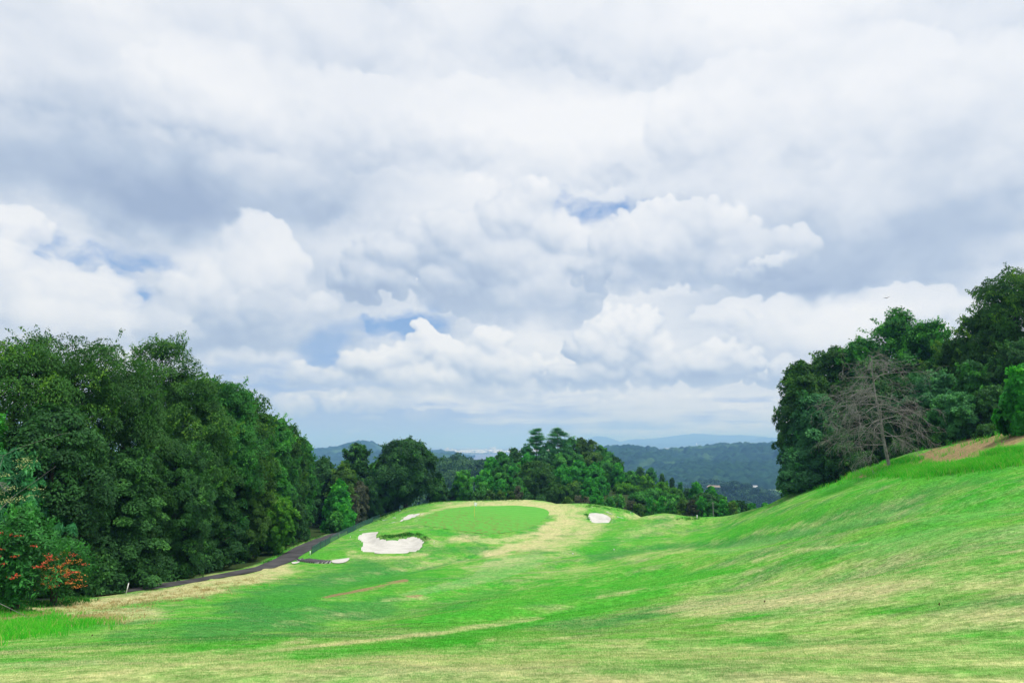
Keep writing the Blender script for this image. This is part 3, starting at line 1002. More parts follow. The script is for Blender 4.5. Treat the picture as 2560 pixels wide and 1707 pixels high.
def green_material():
    m, b, out = new_mat('putting_turf')
    tc = b.new('ShaderNodeTexCoord')
    P = tc.outputs['Object']
    x, y, z = b.xyz(P)
    st = b.m('SINE', b.m('MULTIPLY', b.m('ADD', y, b.m('MULTIPLY', x, 0.55)), 2.6))
    n = b.noise(b.v('MULTIPLY', P, (0.6, 1.0, 1.0)), 0.8, 5.0, 0.6)
    c = b.mix(b.sstep(b.m('ADD', b.m('MULTIPLY', st, 0.16), b.m('MULTIPLY', b.m('SUBTRACT', n, 0.5), 3.0)), -0.8, 0.8), (0.092, 0.325, 0.050), (0.135, 0.375, 0.070))
    c = b.mix(b.m('MULTIPLY', b.sstep(n, 0.45, 0.75), 0.6), c, (0.045, 0.285, 0.03))
    sp = b.noise(b.v('ADD', b.v('MULTIPLY', P, (1.1, 1.9, 1.0)), (4, 9, 0)), 1.5, 3.0, 0.6)
    side = b.sstep(b.m('SUBTRACT', b.m('ADD', y, b.m('MULTIPLY', x, 0.8)), 112.0), 10.0, -12.0)
    c = b.mix(b.m('MULTIPLY', b.m('MULTIPLY', b.sstep(sp, 0.53, 0.60), side), 0.9), c, (0.17, 0.15, 0.05))
    d = b.new('ShaderNodeBsdfDiffuse')
    b.l.new(c, d.inputs[0])
    b.l.new(d.outputs[0], out.inputs[0])
    return m


def sand_material():
    m, b, out = new_mat('bunker_sand')
    tc = b.new('ShaderNodeTexCoord')
    P = tc.outputs['Object']
    n = b.sstep(b.noise(P, 0.7, 7.0, 0.65), .32, .62)
    w = b.new('ShaderNodeTexWave', wave_type='BANDS', bands_direction='DIAGONAL')
    b.l.new(P, w.inputs['Vector'])
    w.inputs['Scale'].default_value = 3.0
    w.inputs['Distortion'].default_value = 3.0
    c = b.mix(n, (0.45, 0.435, 0.40), (0.555, 0.54, 0.505))
    d = b.new('ShaderNodeBsdfDiffuse')
    b.l.new(c, d.inputs[0])
    bp = b.new('ShaderNodeBump')
    bp.inputs['Strength'].default_value = 0.35
    bp.inputs['Distance'].default_value = 0.04
    b.put(bp.inputs['Height'], b.m('ADD', w.outputs['Fac'], n))
    b.l.new(bp.outputs[0], d.inputs['Normal'])
    b.l.new(d.outputs[0], out.inputs[0])
    return m


M_SAND = sand_material()
M_GREEN = green_material()
M_PATH = plain('worn_asphalt', (0.034, 0.033, 0.037), (0.085, 0.081, 0.084), 0.45, 0.85, 0.3, 0.25, 6.0)
putting_green = sheet('putting_green', green_xy, M_GREEN, 0.7, 0.02)
b1 = sheet('sand_bunker', bf_xy, M_SAND, 0.45, -0.02, zf=bowl(bf_xy, .45))
b2 = sheet('sand_bunker', bs_xy, M_SAND, 0.45, 0.0, zf=bowl(bs_xy, .25))
b3 = sheet('sand_bunker', br_xy, M_SAND, 0.45, 0.0, zf=bowl(br_xy, .35))
sheet('sand_spill', sa_xy, M_SAND, 0.4, 0.07)
sheet('sand_spill', sb_xy, M_SAND, 0.4, 0.07)
cart_path = sheet('cart_path', path_xy, M_PATH, 0.7, 0.04)


FAST_HIT = True
# ---- grass: short blades close to the camera, long tussocks on the banks
def blades(name, X, Y, hgt, wid, lean, seed, mat, long=False):
    rng = np.random.default_rng(seed)
    n = len(X)
    Z, tfb = grid_at(X, Y, True)
    ph = rng.uniform(0, 2 * PI, n)
    wd = np.stack([np.cos(ph), np.sin(ph), np.zeros(n)], -1) * (np.broadcast_to(wid, n) * rng.uniform(.6, 1.3, n))[:, None] * .5
    ln = rng.uniform(0, 2 * PI, n)
    h = np.broadcast_to(hgt, n) * rng.uniform(.5, 1.25, n)
    if long:
        h = h * (.35 + 1.1 * fbm(X / 1.5, Y / 1.5, 777, 3))
    le = h * lean * rng.uniform(.2, 1.0, n)
    off = np.stack([np.cos(ln) * le, np.sin(ln) * le, h], -1)
    root = np.stack([X, Y, Z - 0.01], -1)
    if long:
        mid = root + off * np.array([.35, .35, .6])
        V = np.stack([root - wd, root + wd, mid + wd * .8, mid - wd * .8, root + off], 1)
        fa = np.arange(n)[:, None] * 5
        F = [np.concatenate([fa, fa + 1, fa + 2, fa + 3], 1), np.concatenate([fa + 3, fa + 2, fa + 4, fa + 4], 1)]
        V = V.reshape(-1, 3)
        F3 = np.concatenate([np.concatenate([fa, fa + 1, fa + 2], 1), np.concatenate([fa, fa + 2, fa + 3], 1), np.concatenate([fa + 3, fa + 2, fa + 4], 1)])
        rep = 5
    else:
        V = np.stack([root - wd, root + wd, root + off], 1).reshape(-1, 3)
        F3 = np.arange(n * 3).reshape(n, 3)
        rep = 3
    va = {k: np.repeat(v, rep) for k, v in tfb.items()}
    va['rnd'] = np.repeat(rng.uniform(0, 1, n).astype(np.float32), rep)
    o = mesh_np(name, V, F3, mat, vattr=va)
    tag(o, kind='stuff')
    return o


rng0 = np.random.default_rng(3)
NB_ = 800000
uu_ = rng0.uniform(0, 1, NB_)
dd_ = 1.0 / (1 / 3.6 * (1 - uu_) + 1 / 60.0 * uu_)
ang_ = np.radians(rng0.uniform(-41, 41, NB_))
sc_ = np.clip(dd_ / 6.0, .75, 6.0)
blades('short_grass', dd_ * np.tan(ang_), dd_, 0.020 * sc_ ** .5, 0.0055 * sc_, 1.5, 4, M_BLADE)


def hit_many(px, py):
    xc = (px - 1280.0) / FPX
    yc = -(py - 853.5) / FPX
    vy = math.cos(PITCH) - math.sin(PITCH) * yc
    vz = math.sin(PITCH) + math.cos(PITCH) * yc
    d = np.exp(np.linspace(math.log(4), math.log(200), 700))
    x = (xc / vy)[:, None] * d[None]
    z = (vz / vy)[:, None] * d[None] + EYE
    below = z < grid_at(x, np.broadcast_to(d, x.shape))
    i = np.where(below.any(1), below.argmax(1), len(d) - 1)
    return np.stack([xc / vy * d[i], d[i]], -1)


def long_grass(name, strokes, n, hgt, wid, seed, mat):
    rng = np.random.default_rng(seed)
    X, Y = [], []
    tot = sum(s[2] for s in strokes)
    for pl, w, share in strokes:
        k = int(n * share / tot)
        P = np.array(pl, float)
        seg = np.hypot(*np.diff(P, axis=0).T)
        cum = np.concatenate([[0], np.cumsum(seg)])
        t = rng.uniform(0, cum[-1], k)
        qx = np.interp(t, cum, P[:, 0]); qy = np.interp(t, cum, P[:, 1])
        qx = qx + rng.normal(0, w, k) * 2.6; qy = qy + rng.normal(0, .6, k) * w
        # tussocks: several blades share a root
        grp = rng.integers(0, max(1, k // 14), k)
        h_ = hit_many(qx[:max(1, k // 14)], qy[:max(1, k // 14)])
        gi = np.minimum(grp, len(h_) - 1)
        X.append(h_[gi, 0] + rng.normal(0, .13, k)); Y.append(h_[gi, 1] + rng.normal(0, .13, k))
    X = np.concatenate(X); Y = np.concatenate(Y)
    return blades(name, X, Y, hgt, wid, 0.75, seed, mat, True)


def rough_mat(name, c1, c2, c3):
    m, b, out = new_mat(name)
    r = b.attr('rnd')
    tc = b.new('ShaderNodeTexCoord')
    n = b.noise(tc.outputs['Object'], 0.35, 4.0, 0.6)
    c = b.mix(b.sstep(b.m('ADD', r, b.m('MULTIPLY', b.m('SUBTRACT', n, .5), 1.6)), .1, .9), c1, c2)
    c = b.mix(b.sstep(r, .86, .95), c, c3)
    d = b.new('ShaderNodeBsdfDiffuse'); t = b.new('ShaderNodeBsdfTranslucent')
    b.l.new(c, d.inputs[0]); b.l.new(c, t.inputs[0])
    mx = b.new('ShaderNodeMixShader'); mx.inputs[0].default_value = .45
    b.l.new(d.outputs[0], mx.inputs[1]); b.l.new(t.outputs[0], mx.inputs[2])
    b.l.new(mx.outputs[0], out.inputs[0])
    return m


M_ROUGH = rough_mat('long_grass_blades', (0.050, 0.50, 0.028), (0.18, 0.64, 0.05), (0.42, 0.48, 0.14))
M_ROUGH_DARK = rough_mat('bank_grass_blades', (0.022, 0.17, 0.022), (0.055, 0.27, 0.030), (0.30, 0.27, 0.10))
M_ROUGH_DRY = rough_mat('dry_grass_blades', (0.50, 0.36, 0.17), (0.62, 0.52, 0.26), (0.10, 0.28, 0.04))
long_grass('long_grass', [([(2010, 1222), (2100, 1195), (2200, 1178), (2350, 1165)], 9, 1.0), ([(2200, 1186), (2350, 1178), (2560, 1150)], 10, 2.6), ([(2470, 1142), (2560, 1130)], 5, .35), ([(2300, 1140), (2450, 1100), (2560, 1075)], 12, .10),
                          ([(2230, 1160), (2290, 1150)], 5, .3)], 42000, 0.40, 0.022, 21, M_ROUGH)
long_grass('meadow_grass', [([(-60, 1588), (60, 1578), (130, 1572)], 13, .6), ([(-40, 1568), (120, 1556), (260, 1556)], 13, .5), ([(-40, 1540), (120, 1530)], 12, .25)], 9000, 0.24, 0.02, 25, M_ROUGH)
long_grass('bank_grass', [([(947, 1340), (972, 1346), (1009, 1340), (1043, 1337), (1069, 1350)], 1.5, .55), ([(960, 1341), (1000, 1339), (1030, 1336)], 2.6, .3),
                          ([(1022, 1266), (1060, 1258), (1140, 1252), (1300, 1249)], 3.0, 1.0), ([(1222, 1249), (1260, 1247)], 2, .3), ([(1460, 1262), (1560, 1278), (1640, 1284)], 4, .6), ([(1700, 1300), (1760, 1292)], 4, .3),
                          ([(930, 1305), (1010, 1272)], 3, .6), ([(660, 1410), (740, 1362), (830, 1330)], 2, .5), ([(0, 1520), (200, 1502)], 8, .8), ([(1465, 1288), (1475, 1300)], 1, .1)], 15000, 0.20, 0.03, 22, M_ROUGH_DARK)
long_grass('dry_grass', [([(180, 1525), (330, 1510), (520, 1478), (650, 1445)], 12, 1.0), ([(180, 1545), (300, 1545)], 12, .5), ([(0, 1545), (150, 1530)], 10, .4)], 9000, 0.13, 0.02, 23, M_ROUGH_DRY)

# ------------------------------------------------------------------ the country beyond: plain, bay, hills, mountains
def far_mat(name, c1, c2, c3, scale):
    m, b, out = new_mat(name)
    tc = b.new('ShaderNodeTexCoord')
    P = tc.outputs['Object']
    n = b.noise(P, scale, 6.0, 0.65)
    k = b.noise(P, scale * .12, 4.0, 0.55)
    c = b.mix(b.sstep(n, .36, .64), c1, c2)
    c = b.mix(b.m('MULTIPLY', b.sstep(k, .55, .63), .75), c, c3)
    d = b.new('ShaderNodeBsdfDiffuse')
    b.l.new(c, d.inputs[0])
    b.l.new(d.outputs[0], out.inputs[0])
    return m


M_PLAIN = far_mat('plain_fields', (0.05, 0.10, 0.035), (0.10, 0.15, 0.06), (0.20, 0.22, 0.12), 0.004)
M_HILL = far_mat('wooded_slopes', (0.008, 0.030, 0.016), (0.024, 0.070, 0.030), (0.06, 0.13, 0.05), 0.045)
M_MOUNT = far_mat('mountain_slopes', (0.02, 0.05, 0.03), (0.05, 0.09, 0.05), (0.10, 0.14, 0.08), 0.003)
M_FOREST = leafmat('canopy_leaves', (0.012, 0.044, 0.018), (0.030, 0.090, 0.034), (0.075, 0.17, 0.055), .2, .1)


def disc(name, r0, r1, z, mat, n=96, rings=8):
    r = np.exp(np.linspace(math.log(r0), math.log(r1), rings))
    a = np.linspace(0, 2 * PI, n, endpoint=False)
    V = np.stack([(r[:, None] * np.sin(a)).ravel(), (r[:, None] * np.cos(a)).ravel(), np.full(rings * n, z)], -1)
    i = np.arange(rings * n).reshape(rings, n)
    j = np.roll(i, -1, 1)
    F = np.stack([i[:-1], i[1:], j[1:], j[:-1]], -1).reshape(-1, 4)
    o = mesh_np(name, V, F, mat)
    tag(o, kind='structure')
    return o


disc('plain', 380, 60000, VALLEY, M_PLAIN)
m_, b_n, out_ = new_mat('sea_water')
p_ = b_n.new('ShaderNodeBsdfPrincipled')
p_.inputs['Base Color'].default_value = (0.045, 0.085, 0.16, 1)
p_.inputs['Roughness'].default_value = 0.35
p_.inputs['Specular IOR Level'].default_value = 0.4
b_n.l.new(p_.outputs[0], out_.inputs[0])
M_SEA = m_


def flat_px(px, py, z):
    """where a pixel meets the level z far away"""
    v = px_dir(px, py)
    k = (z - EYE) / v[2]
    return (v[0] * k, v[1] * k)


def flat_poly(name, pts, z, mat, kind='structure'):
    V = [(x, y, z) for x, y in pts]
    o = mesh_np(name, V, [list(range(len(V)))], mat)
    tag(o, kind=kind)
    return o


SEA_Z = VALLEY + 0.6
# open sea beyond the coast, and the near bay
flat_poly('sea', [flat_px(300, 1140, SEA_Z), flat_px(1100, 1128, SEA_Z), flat_px(1330, 1123, SEA_Z), (2200, 16000), (2600, 55000), (-52000, 30000), (-9000, 4200)][::-1], SEA_Z, M_SEA)
flat_poly('bay_water', [flat_px(1020, 1150, SEA_Z), flat_px(1400, 1150, SEA_Z), flat_px(1400, 1135, SEA_Z), flat_px(1250, 1133.5, SEA_Z), flat_px(1120, 1136, SEA_Z), flat_px(1020, 1138, SEA_Z)], SEA_Z, M_SEA)
M_BEACH = plain('pale_shore', (0.40, 0.40, 0.38), (0.55, 0.54, 0.50), .01)
flat_poly('shore', [flat_px(940, 1130.5, SEA_Z), flat_px(975, 1130.5, SEA_Z), flat_px(975, 1129, SEA_Z), flat_px(940, 1129, SEA_Z)], SEA_Z + .4, M_BEACH)
flat_poly('spit', [flat_px(1050, 1129.5, SEA_Z), flat_px(1250, 1130, SEA_Z), flat_px(1370, 1131.5, SEA_Z), flat_px(1370, 1121.5, SEA_Z), flat_px(1250, 1120.8, SEA_Z), flat_px(1100, 1123, SEA_Z)], SEA_Z + .4,
          far_mat('spit_land', (0.10, 0.13, 0.08), (0.17, 0.19, 0.12), (0.42, 0.42, 0.34), 0.004))
flat_poly('reclaimed_ground', [flat_px(1140, 1126.5, SEA_Z), flat_px(1260, 1126.5, SEA_Z), flat_px(1250, 1123.5, SEA_Z), flat_px(1170, 1123.8, SEA_Z)], SEA_Z + 1.0, M_BEACH)
flat_poly('shore', [flat_px(1085, 1121.0, SEA_Z), flat_px(1200, 1120.6, SEA_Z), flat_px(1200, 1119.8, SEA_Z), flat_px(1085, 1120.2, SEA_Z)], SEA_Z + .8, M_BEACH)


def crown_bumps(x, y, cell, seed):
    """a closed canopy seen from afar: round tops of differing height"""
    gx = np.floor(x / cell); gy = np.floor(y / cell)
    h = np.zeros_like(x)
    for i in (-1, 0, 1):
        for j in (-1, 0, 1):
            cx, cy_ = gx + i, gy + j
            jx = (cx + .15 + .7 * hash2(cx, cy_, seed)) * cell
            jy = (cy_ + .15 + .7 * hash2(cx, cy_, seed + 9)) * cell
            r = cell * (.5 + .45 * hash2(cx, cy_, seed + 21))
            d2 = ((x - jx) ** 2 + (y - jy) ** 2) / (r * r)
            h = np.maximum(h, np.sqrt(np.maximum(1 - d2, 0)) * r * (.6 + .6 * hash2(cx, cy_, seed + 33)))
    return h


def ridge_hill(name, sky, d, depth, foot, mat, step, cell, seed, rough=.16, bump=1.0, front=1.0):
    """a hill whose skyline runs through the given photo points, at distance d, falling to foot before and behind"""
    sx = np.array([unp(p[0], p[1], d)[0] for p in sky]); sz = np.array([unp(p[0], p[1], d)[2] for p in sky])
    xs = np.arange(sx.min(), sx.max(), step); ys = np.arange(d - depth * front, d + depth, step)
    X, Y = np.meshgrid(xs, ys)
    top = np.interp(X, sx, sz)
    L = (sx.max() - sx.min())
    spur = (fbm(X / (depth * .32), Y / (depth * .6), seed, 6, .55) - .5)
    t = np.abs(Y - d) / np.where(Y < d, depth * front, depth)
    prof = np.clip(1 - t, 0, 1)
    prof = prof * prof * (3 - 2 * prof)
    Z = foot + (top - foot) * prof
    Z = Z + spur * (top - foot).clip(0) * rough * 4 * prof * (1 - prof) * 2.2
    Z = Z + bump * crown_bumps(X, Y, cell, seed)
    Z = np.where(prof < .02, foot - 3, Z)
    ny, nx = X.shape
    i = np.arange(ny * nx).reshape(ny, nx)
    F = np.stack([i[:-1, :-1], i[:-1, 1:], i[1:, 1:], i[1:, :-1]], -1).reshape(-1, 4)
    o = mesh_np(name, np.stack([X, Y, Z], -1).reshape(-1, 3), F, mat, smooth=True)
    tag(o, kind='structure')
    return o


# blue hills on the left, out by the sea
ridge_hill('hill', [(700, 1150), (740, 1138), (800, 1126), (850, 1124), (880, 1112), (905, 1108), (925, 1110), (945, 1122), (985, 1132), (1010, 1146)], 3600, 700, VALLEY, M_HILL, 14, 22, 5)
ridge_hill('hill', [(880, 1160), (930, 1140), (985, 1132), (1050, 1136), (1110, 1142), (1160, 1156)], 2600, 420, VALLEY, M_HILL, 12, 20, 6)
ridge_hill('hill', [(1030, 1152), (1060, 1132), (1100, 1130), (1130, 1133), (1180, 1152)], 4300, 500, VALLEY, M_HILL, 16, 22, 7)
# wide wooded ridges on the right
ridge_hill('hill', [(1440, 1160), (1500, 1138), (1560, 1126), (1590, 1129), (1640, 1136), (1700, 1134), (1760, 1128), (1800, 1124), (1850, 1121), (1900, 1128), (1960, 1120), (2050, 1110), (2200, 1130), (2300, 1160)],
           2400, 900, VALLEY, M_HILL, 7, 17, 8, .5, 1.5, 1.0)
ridge_hill('hill', [(1500, 1160), (1600, 1135), (1720, 1131), (1790, 1116), (1840, 1119), (1900, 1114), (1960, 1112), (2060, 1116), (2200, 1140)], 4200, 900, VALLEY, M_HILL, 16, 22, 9, .2)
ridge_hill('hill', [(1420, 1240), (1560, 1200), (1680, 1178), (1780, 1166), (1860, 1172), (1960, 1165), (2100, 1150), (2260, 1200)], 1700, 420, VALLEY, M_HILL, 5, 14, 10, .45, 1.4, 1.0)
ridge_hill('hill', [(1480, 1150), (1560, 1142), (1640, 1146), (1720, 1142), (1790, 1128), (1850, 1131), (1920, 1134), (2000, 1126), (2150, 1140)], 3200, 520, VALLEY, M_HILL, 9, 18, 15, .45, 1.4)
# pale mountains at the back
ridge_hill('mountain', [(1380, 1128), (1440, 1112), (1470, 1098), (1490, 1092), (1515, 1095), (1545, 1108), (1580, 1100), (1640, 1098), (1690, 1091), (1740, 1086), (1790, 1090), (1850, 1090), (1930, 1096), (1990, 1098), (2100, 1110), (2300, 1128)],
           15500, 3000, VALLEY, M_MOUNT, 70, 100, 12, .2, .3)
ridge_hill('mountain', [(1400, 1126), (1500, 1116), (1600, 1110), (1700, 1112), (1760, 1104), (1860, 1110), (1910, 1094), (1960, 1106), (2100, 1120), (2250, 1128)], 12500, 1500, VALLEY, M_MOUNT, 50, 70, 13, .2, .3)


# nearer wooded hills: canopies of leaf clumps
def canopy(name, X, Y, Z, rad, leaves, leaf, seed, mat):
    rng = np.random.default_rng(seed)
    n = len(X)
    d = nrm(rng.normal(0, 1, (n, leaves, 3)) + np.array([0, -.25, .35]))
    d[..., 2] = np.abs(d[..., 2]) * 1.0 - .15
    rr = rad[:, None, None] * rng.uniform(.72, 1.05, (n, leaves, 1))
    C = np.stack([X, Y, Z], -1)[:, None] + d * rr * np.array([1, 1, .8])
    N = nrm(d + rng.normal(0, .45, d.shape))
    A = np.cross(N, rng.normal(0, 1, d.shape))
    k = n * leaves
    V, F = leaf_quads(C.reshape(k, 3), A.reshape(k, 3), N.reshape(k, 3), leaf * rng.uniform(.7, 1.3, k), leaf * .8 * rng.uniform(.7, 1.3, k))
    tone = np.clip(rng.uniform(.1, .75, (n, 1)) + rng.normal(0, .13, (n, leaves)), 0, 1)
    o = mesh_np(name, V, F, mat, fattr={'rnd': tone.ravel()})
    tag(o, kind='stuff')
    return o


def forest_hill(sky, d, depth, foot, step, seed, rad, leaves, leaf):
    sx = np.array([unp(p[0], p[1], d)[0] for p in sky]); sz = np.array([unp(p[0], p[1], d)[2] for p in sky])
    rng = np.random.default_rng(seed)
    xs = np.arange(sx.min(), sx.max(), step); ys = np.arange(d - depth, d + depth * .5, step)
    X, Y = np.meshgrid(xs, ys)
    X = X + rng.uniform(-.4, .4, X.shape) * step; Y = Y + rng.uniform(-.4, .4, X.shape) * step

    def zf(X, Y):
        top = np.interp(X, sx, sz) - rad
        t = np.clip(np.where(Y < d, (d - Y) / depth, (Y - d) / (depth * .6)), 0, 1)
        pr = 1 - t * t * (3 - 2 * t)
        sp = fbm(X / (depth * .4), Y / (depth * .6), seed, 4) - .5
        return foot + (top - foot) * pr + sp * (top - foot).clip(0) * .5 * pr * (1 - pr) * 2
    gx, gy = np.meshgrid(np.arange(sx.min(), sx.max(), step), np.arange(d - depth, d + depth * .6, step))
    gz = zf(gx, gy)
    ny, nx = gx.shape
    i = np.arange(ny * nx).reshape(ny, nx)
    F = np.stack([i[:-1, :-1], i[:-1, 1:], i[1:, 1:], i[1:, :-1]], -1).reshape(-1, 4)
    tag(mesh_np('hill', np.stack([gx, gy, gz - 1], -1).reshape(-1, 3), F, M_HILL, smooth=True), kind='structure')
    X, Y = X.ravel(), Y.ravel()
    canopy('forest', X, Y, zf(X, Y) + rng.uniform(-.2, .5, len(X)) * rad, rad * rng.uniform(.7, 1.35, len(X)), leaves, leaf, seed, M_FOREST)


forest_hill([(960, 1190), (1040, 1160), (1090, 1146), (1120, 1136), (1140, 1134), (1165, 1140), (1200, 1146), (1240, 1148), (1290, 1150), (1340, 1160), (1400, 1190)], 480, 210, -60, 7.5, 31, 5.0, 150, 1.5)
forest_hill([(1720, 1262), (1780, 1232), (1820, 1206), (1840, 1200), (1865, 1208), (1900, 1230), (1950, 1238), (2000, 1250), (2060, 1270)], 900, 130, -80, 9, 32, 6.0, 80, 2.4)
forest_hill([(1640, 1225), (1700, 1212), (1740, 1204), (1790, 1196), (1830, 1203), (1880, 1215), (1960, 1235)], 1150, 150, -80, 10, 33, 6.5, 60, 2.8)
M_FIELD = far_mat('paddy_fields', (0.10, 0.22, 0.08), (0.16, 0.28, 0.12), (0.22, 0.3, 0.16), .02)
flat_poly('paddy_field', [flat_px(1900, 1226, VALLEY), flat_px(2040, 1246, VALLEY), flat_px(2080, 1236, VALLEY), flat_px(1990, 1222, VALLEY), flat_px(1890, 1221, VALLEY)], VALLEY + .5, M_FIELD)
flat_poly('quarry_ground', [(x_, y_) for x_, y_ in (flat_px(1765, 1217, -55), flat_px(1802, 1218, -55), flat_px(1800, 1213, -55), flat_px(1772, 1212, -55))], -55, plain('bare_earth', (.17, .13, .095), (.24, .19, .14), .05))


# ---- the towns by the sea: a few buildings one can make out, the rest a pale scatter
M_WALLW = plain('white_render', (0.72, 0.72, 0.71), (0.80, 0.80, 0.79), .05)
M_ROOFG = plain('grey_roof', (0.34, 0.35, 0.38), (0.44, 0.45, 0.47), .05)
rngt = np.random.default_rng(12)


def town(name, x0, x1, y0, y1, n, size, seed):
    rng = np.random.default_rng(seed)
    sp = []
    for k in range(n):
        px = rng.uniform(x0, x1); py = rng.uniform(y0, y1)
        x, y = flat_px(px, py, VALLEY)
        w, dp, h = rng.uniform(.4, 1.6) * size, rng.uniform(.5, 1.2) * size, rng.uniform(.2, .6) * size * (2.2 if rng.uniform() < .1 else 1)
        sp.append(((x, y, VALLEY + h / 2), (w, dp, h), rng.uniform(-.4, .4)))
    V, F = boxes(sp)
    o = mesh_np(name, V, F, plain('town_walls', (0.68, 0.68, 0.68), (0.82, 0.81, 0.80), .003, .8, 0, .3, 2))
    tag(o, kind='stuff')


town('town', 1440, 1810, 1123.3, 1131, 800, 40, 1)
town('town', 1100, 1370, 1128.6, 1132.8, 240, 27, 2)
town('town', 1300, 1400, 1124.5, 1132, 110, 34, 3)


def building(px, py, w, h, label, group=None, dp=None, tower=0.0):
    x, y = flat_px(px, py, VALLEY)
    t = thing('building', (x, y, VALLEY), label, 'building', group)
    dp = dp or w * .5
    V, F = boxes([((0, 0, h / 2), (w, dp, h), 0)] + ([((w * .2, 0, h + tower / 2), (w * .18, dp * .6, tower), 0)] if tower else []))
    mesh_np('wall', V, F, M_WALLW, t)
    V, F = boxes([((0, 0, h + h * .04), (w * 1.03, dp * 1.03, h * .08), 0)])
    mesh_np('roof', V, F, M_ROOFG, t)
    return t


building(1232, 1123.6, 110, 42, 'small white block rising by itself on the spit, seaward of the rest', tower=14)
building(1112, 1130.0, 150, 26, 'long white building with a tower, at the left tip of the spit', tower=26)
building(1153, 1131.2, 70, 20, 'low white building right of the long one on the spit shore')
building(1222, 1129.6, 60, 22, 'white hall on the spit, below the pale open ground')
building(1250, 1129.2, 30, 16, 'small white house beside the hall on the spit')
building(1278, 1127.5, 55, 30, 'tall pale block at the right end of the spit, by the pines')
building(1690, 1127.5, 190, 30, 'long white works building in the middle of the inland town')
building(1740, 1126.5, 60, 60, 'tall pale tower block rising from the inland town', tower=50)
building(1600, 1128.0, 70, 50, 'pale block of flats at the left of the inland town')
for px_, py_, w_, h_, lb_ in ((1703, 1198.5, 13, 8, 'white farmhouse wall under the wooded ridge, biggest of the hamlet'), (1718, 1198.3, 9, 6, 'small pale house right of the biggest one in the hamlet'),
                              (1729, 1197.6, 10, 6, 'white house with dark roof, farthest right in the hamlet'), (1887, 1224.8, 9, 6, 'lone white house at the edge of the paddy fields')):
    x_, y_ = flat_px(px_, py_, VALLEY)
    t_ = thing('farmhouse', (x_, y_, VALLEY), lb_, 'house')
    V_, F_ = boxes([((0, 0, h_ / 2), (w_, w_ * .7, h_), 0)])
    mesh_np('wall', V_, F_, M_WALLW, t_)
    a_, c_ = w_ * .56, w_ * .42
    mesh_np('roof', [(-a_, -c_, h_), (a_, -c_, h_), (a_, c_, h_), (-a_, c_, h_), (-a_, 0, h_ * 1.45), (a_, 0, h_ * 1.45)], [[0, 1, 5, 4], [2, 3, 4, 5], [0, 4, 3], [1, 2, 5], [0, 3, 2, 1]], M_ROOFG, t_)

# ------------------------------------------------------------------ trees and shrubs
M_BARK = plain('bark', (0.035, 0.028, 0.022), (0.085, 0.07, 0.055), 6.0, 0.9, 0.5)
M_BARK_RED = plain('pine_bark', (0.07, 0.04, 0.03), (0.13, 0.075, 0.05), 6.0, 0.9, 0.5)
M_DEAD = plain('dead_wood', (0.150, 0.142, 0.130), (0.28, 0.268, 0.25), 5.0, 0.9, 0.3)
L_ZELK = leafmat('zelkova_leaves', (0.0254, 0.0828, 0.0162), (0.0504, 0.1591, 0.0263), (0.1898, 0.3741, 0.0316), .20)
L_DARK = leafmat('dark_leaves', (0.0184, 0.0669, 0.0185), (0.0406, 0.1395, 0.0319), (0.1231, 0.3447, 0.0551), .15)
L_MID = leafmat('green_leaves', (0.0264, 0.1142, 0.0229), (0.0590, 0.2570, 0.0401), (0.1725, 0.5426, 0.0690), .22)
L_BRIGHT = leafmat('vine_leaves', (0.0308, 0.1767, 0.0272), (0.0490, 0.3245, 0.0378), (0.1555, 0.5365, 0.0570), .28)
L_LIME = leafmat('lime_leaves', (0.0480, 0.1690, 0.0220), (0.1071, 0.3285, 0.0324), (0.2800, 0.4864, 0.0672), .35)
L_BLUE = leafmat('bluish_leaves', (0.0262, 0.1028, 0.0374), (0.0599, 0.2190, 0.0720), (0.1572, 0.4600, 0.1293), .18)
L_PINE = leafmat('pine_needles', (0.0234, 0.1131, 0.0348), (0.0546, 0.2548, 0.0648), (0.1274, 0.4732, 0.0936), .2)
L_TAN = leafmat('dry_vine', (0.045, 0.062, 0.034), (0.10, 0.115, 0.07), (0.19, 0.20, 0.12), .2)
L_OLIVE = leafmat('olive_leaves', (0.0288, 0.0784, 0.0152), (0.0739, 0.1785, 0.0289), (0.1764, 0.3150, 0.0486), .3)


def profile(kind, t):
    if kind == 'zelkova':
        return np.sin(PI * np.clip(0.10 + 0.80 * t, 0, 1)) ** 0.6
    if kind == 'round':
        return np.sqrt(np.clip(1 - (2 * t - 1) ** 2, 0, 1)) ** 0.85 * (1.06 - .2 * t)
    if kind == 'dome':
        return np.sqrt(np.clip(1 - t ** 2, 0, 1)) * .92 + .06
    if kind == 'cone':
        return np.clip(1 - t, 0, 1) ** .75 * .95 + .06
    if kind == 'vase':
        return np.clip(.35 + .75 * t, 0, 1) * np.sqrt(np.clip(1 - np.clip((t - .72) / .3, 0, 1) ** 2, 0, 1))
    if kind == 'maple':
        return np.clip(1.05 - .75 * t, .05, 1) * np.clip(t / .1 + .5, 0, 1)
    return np.sqrt(np.clip(1 - (2 * t - 1) ** 2, 0, 1))


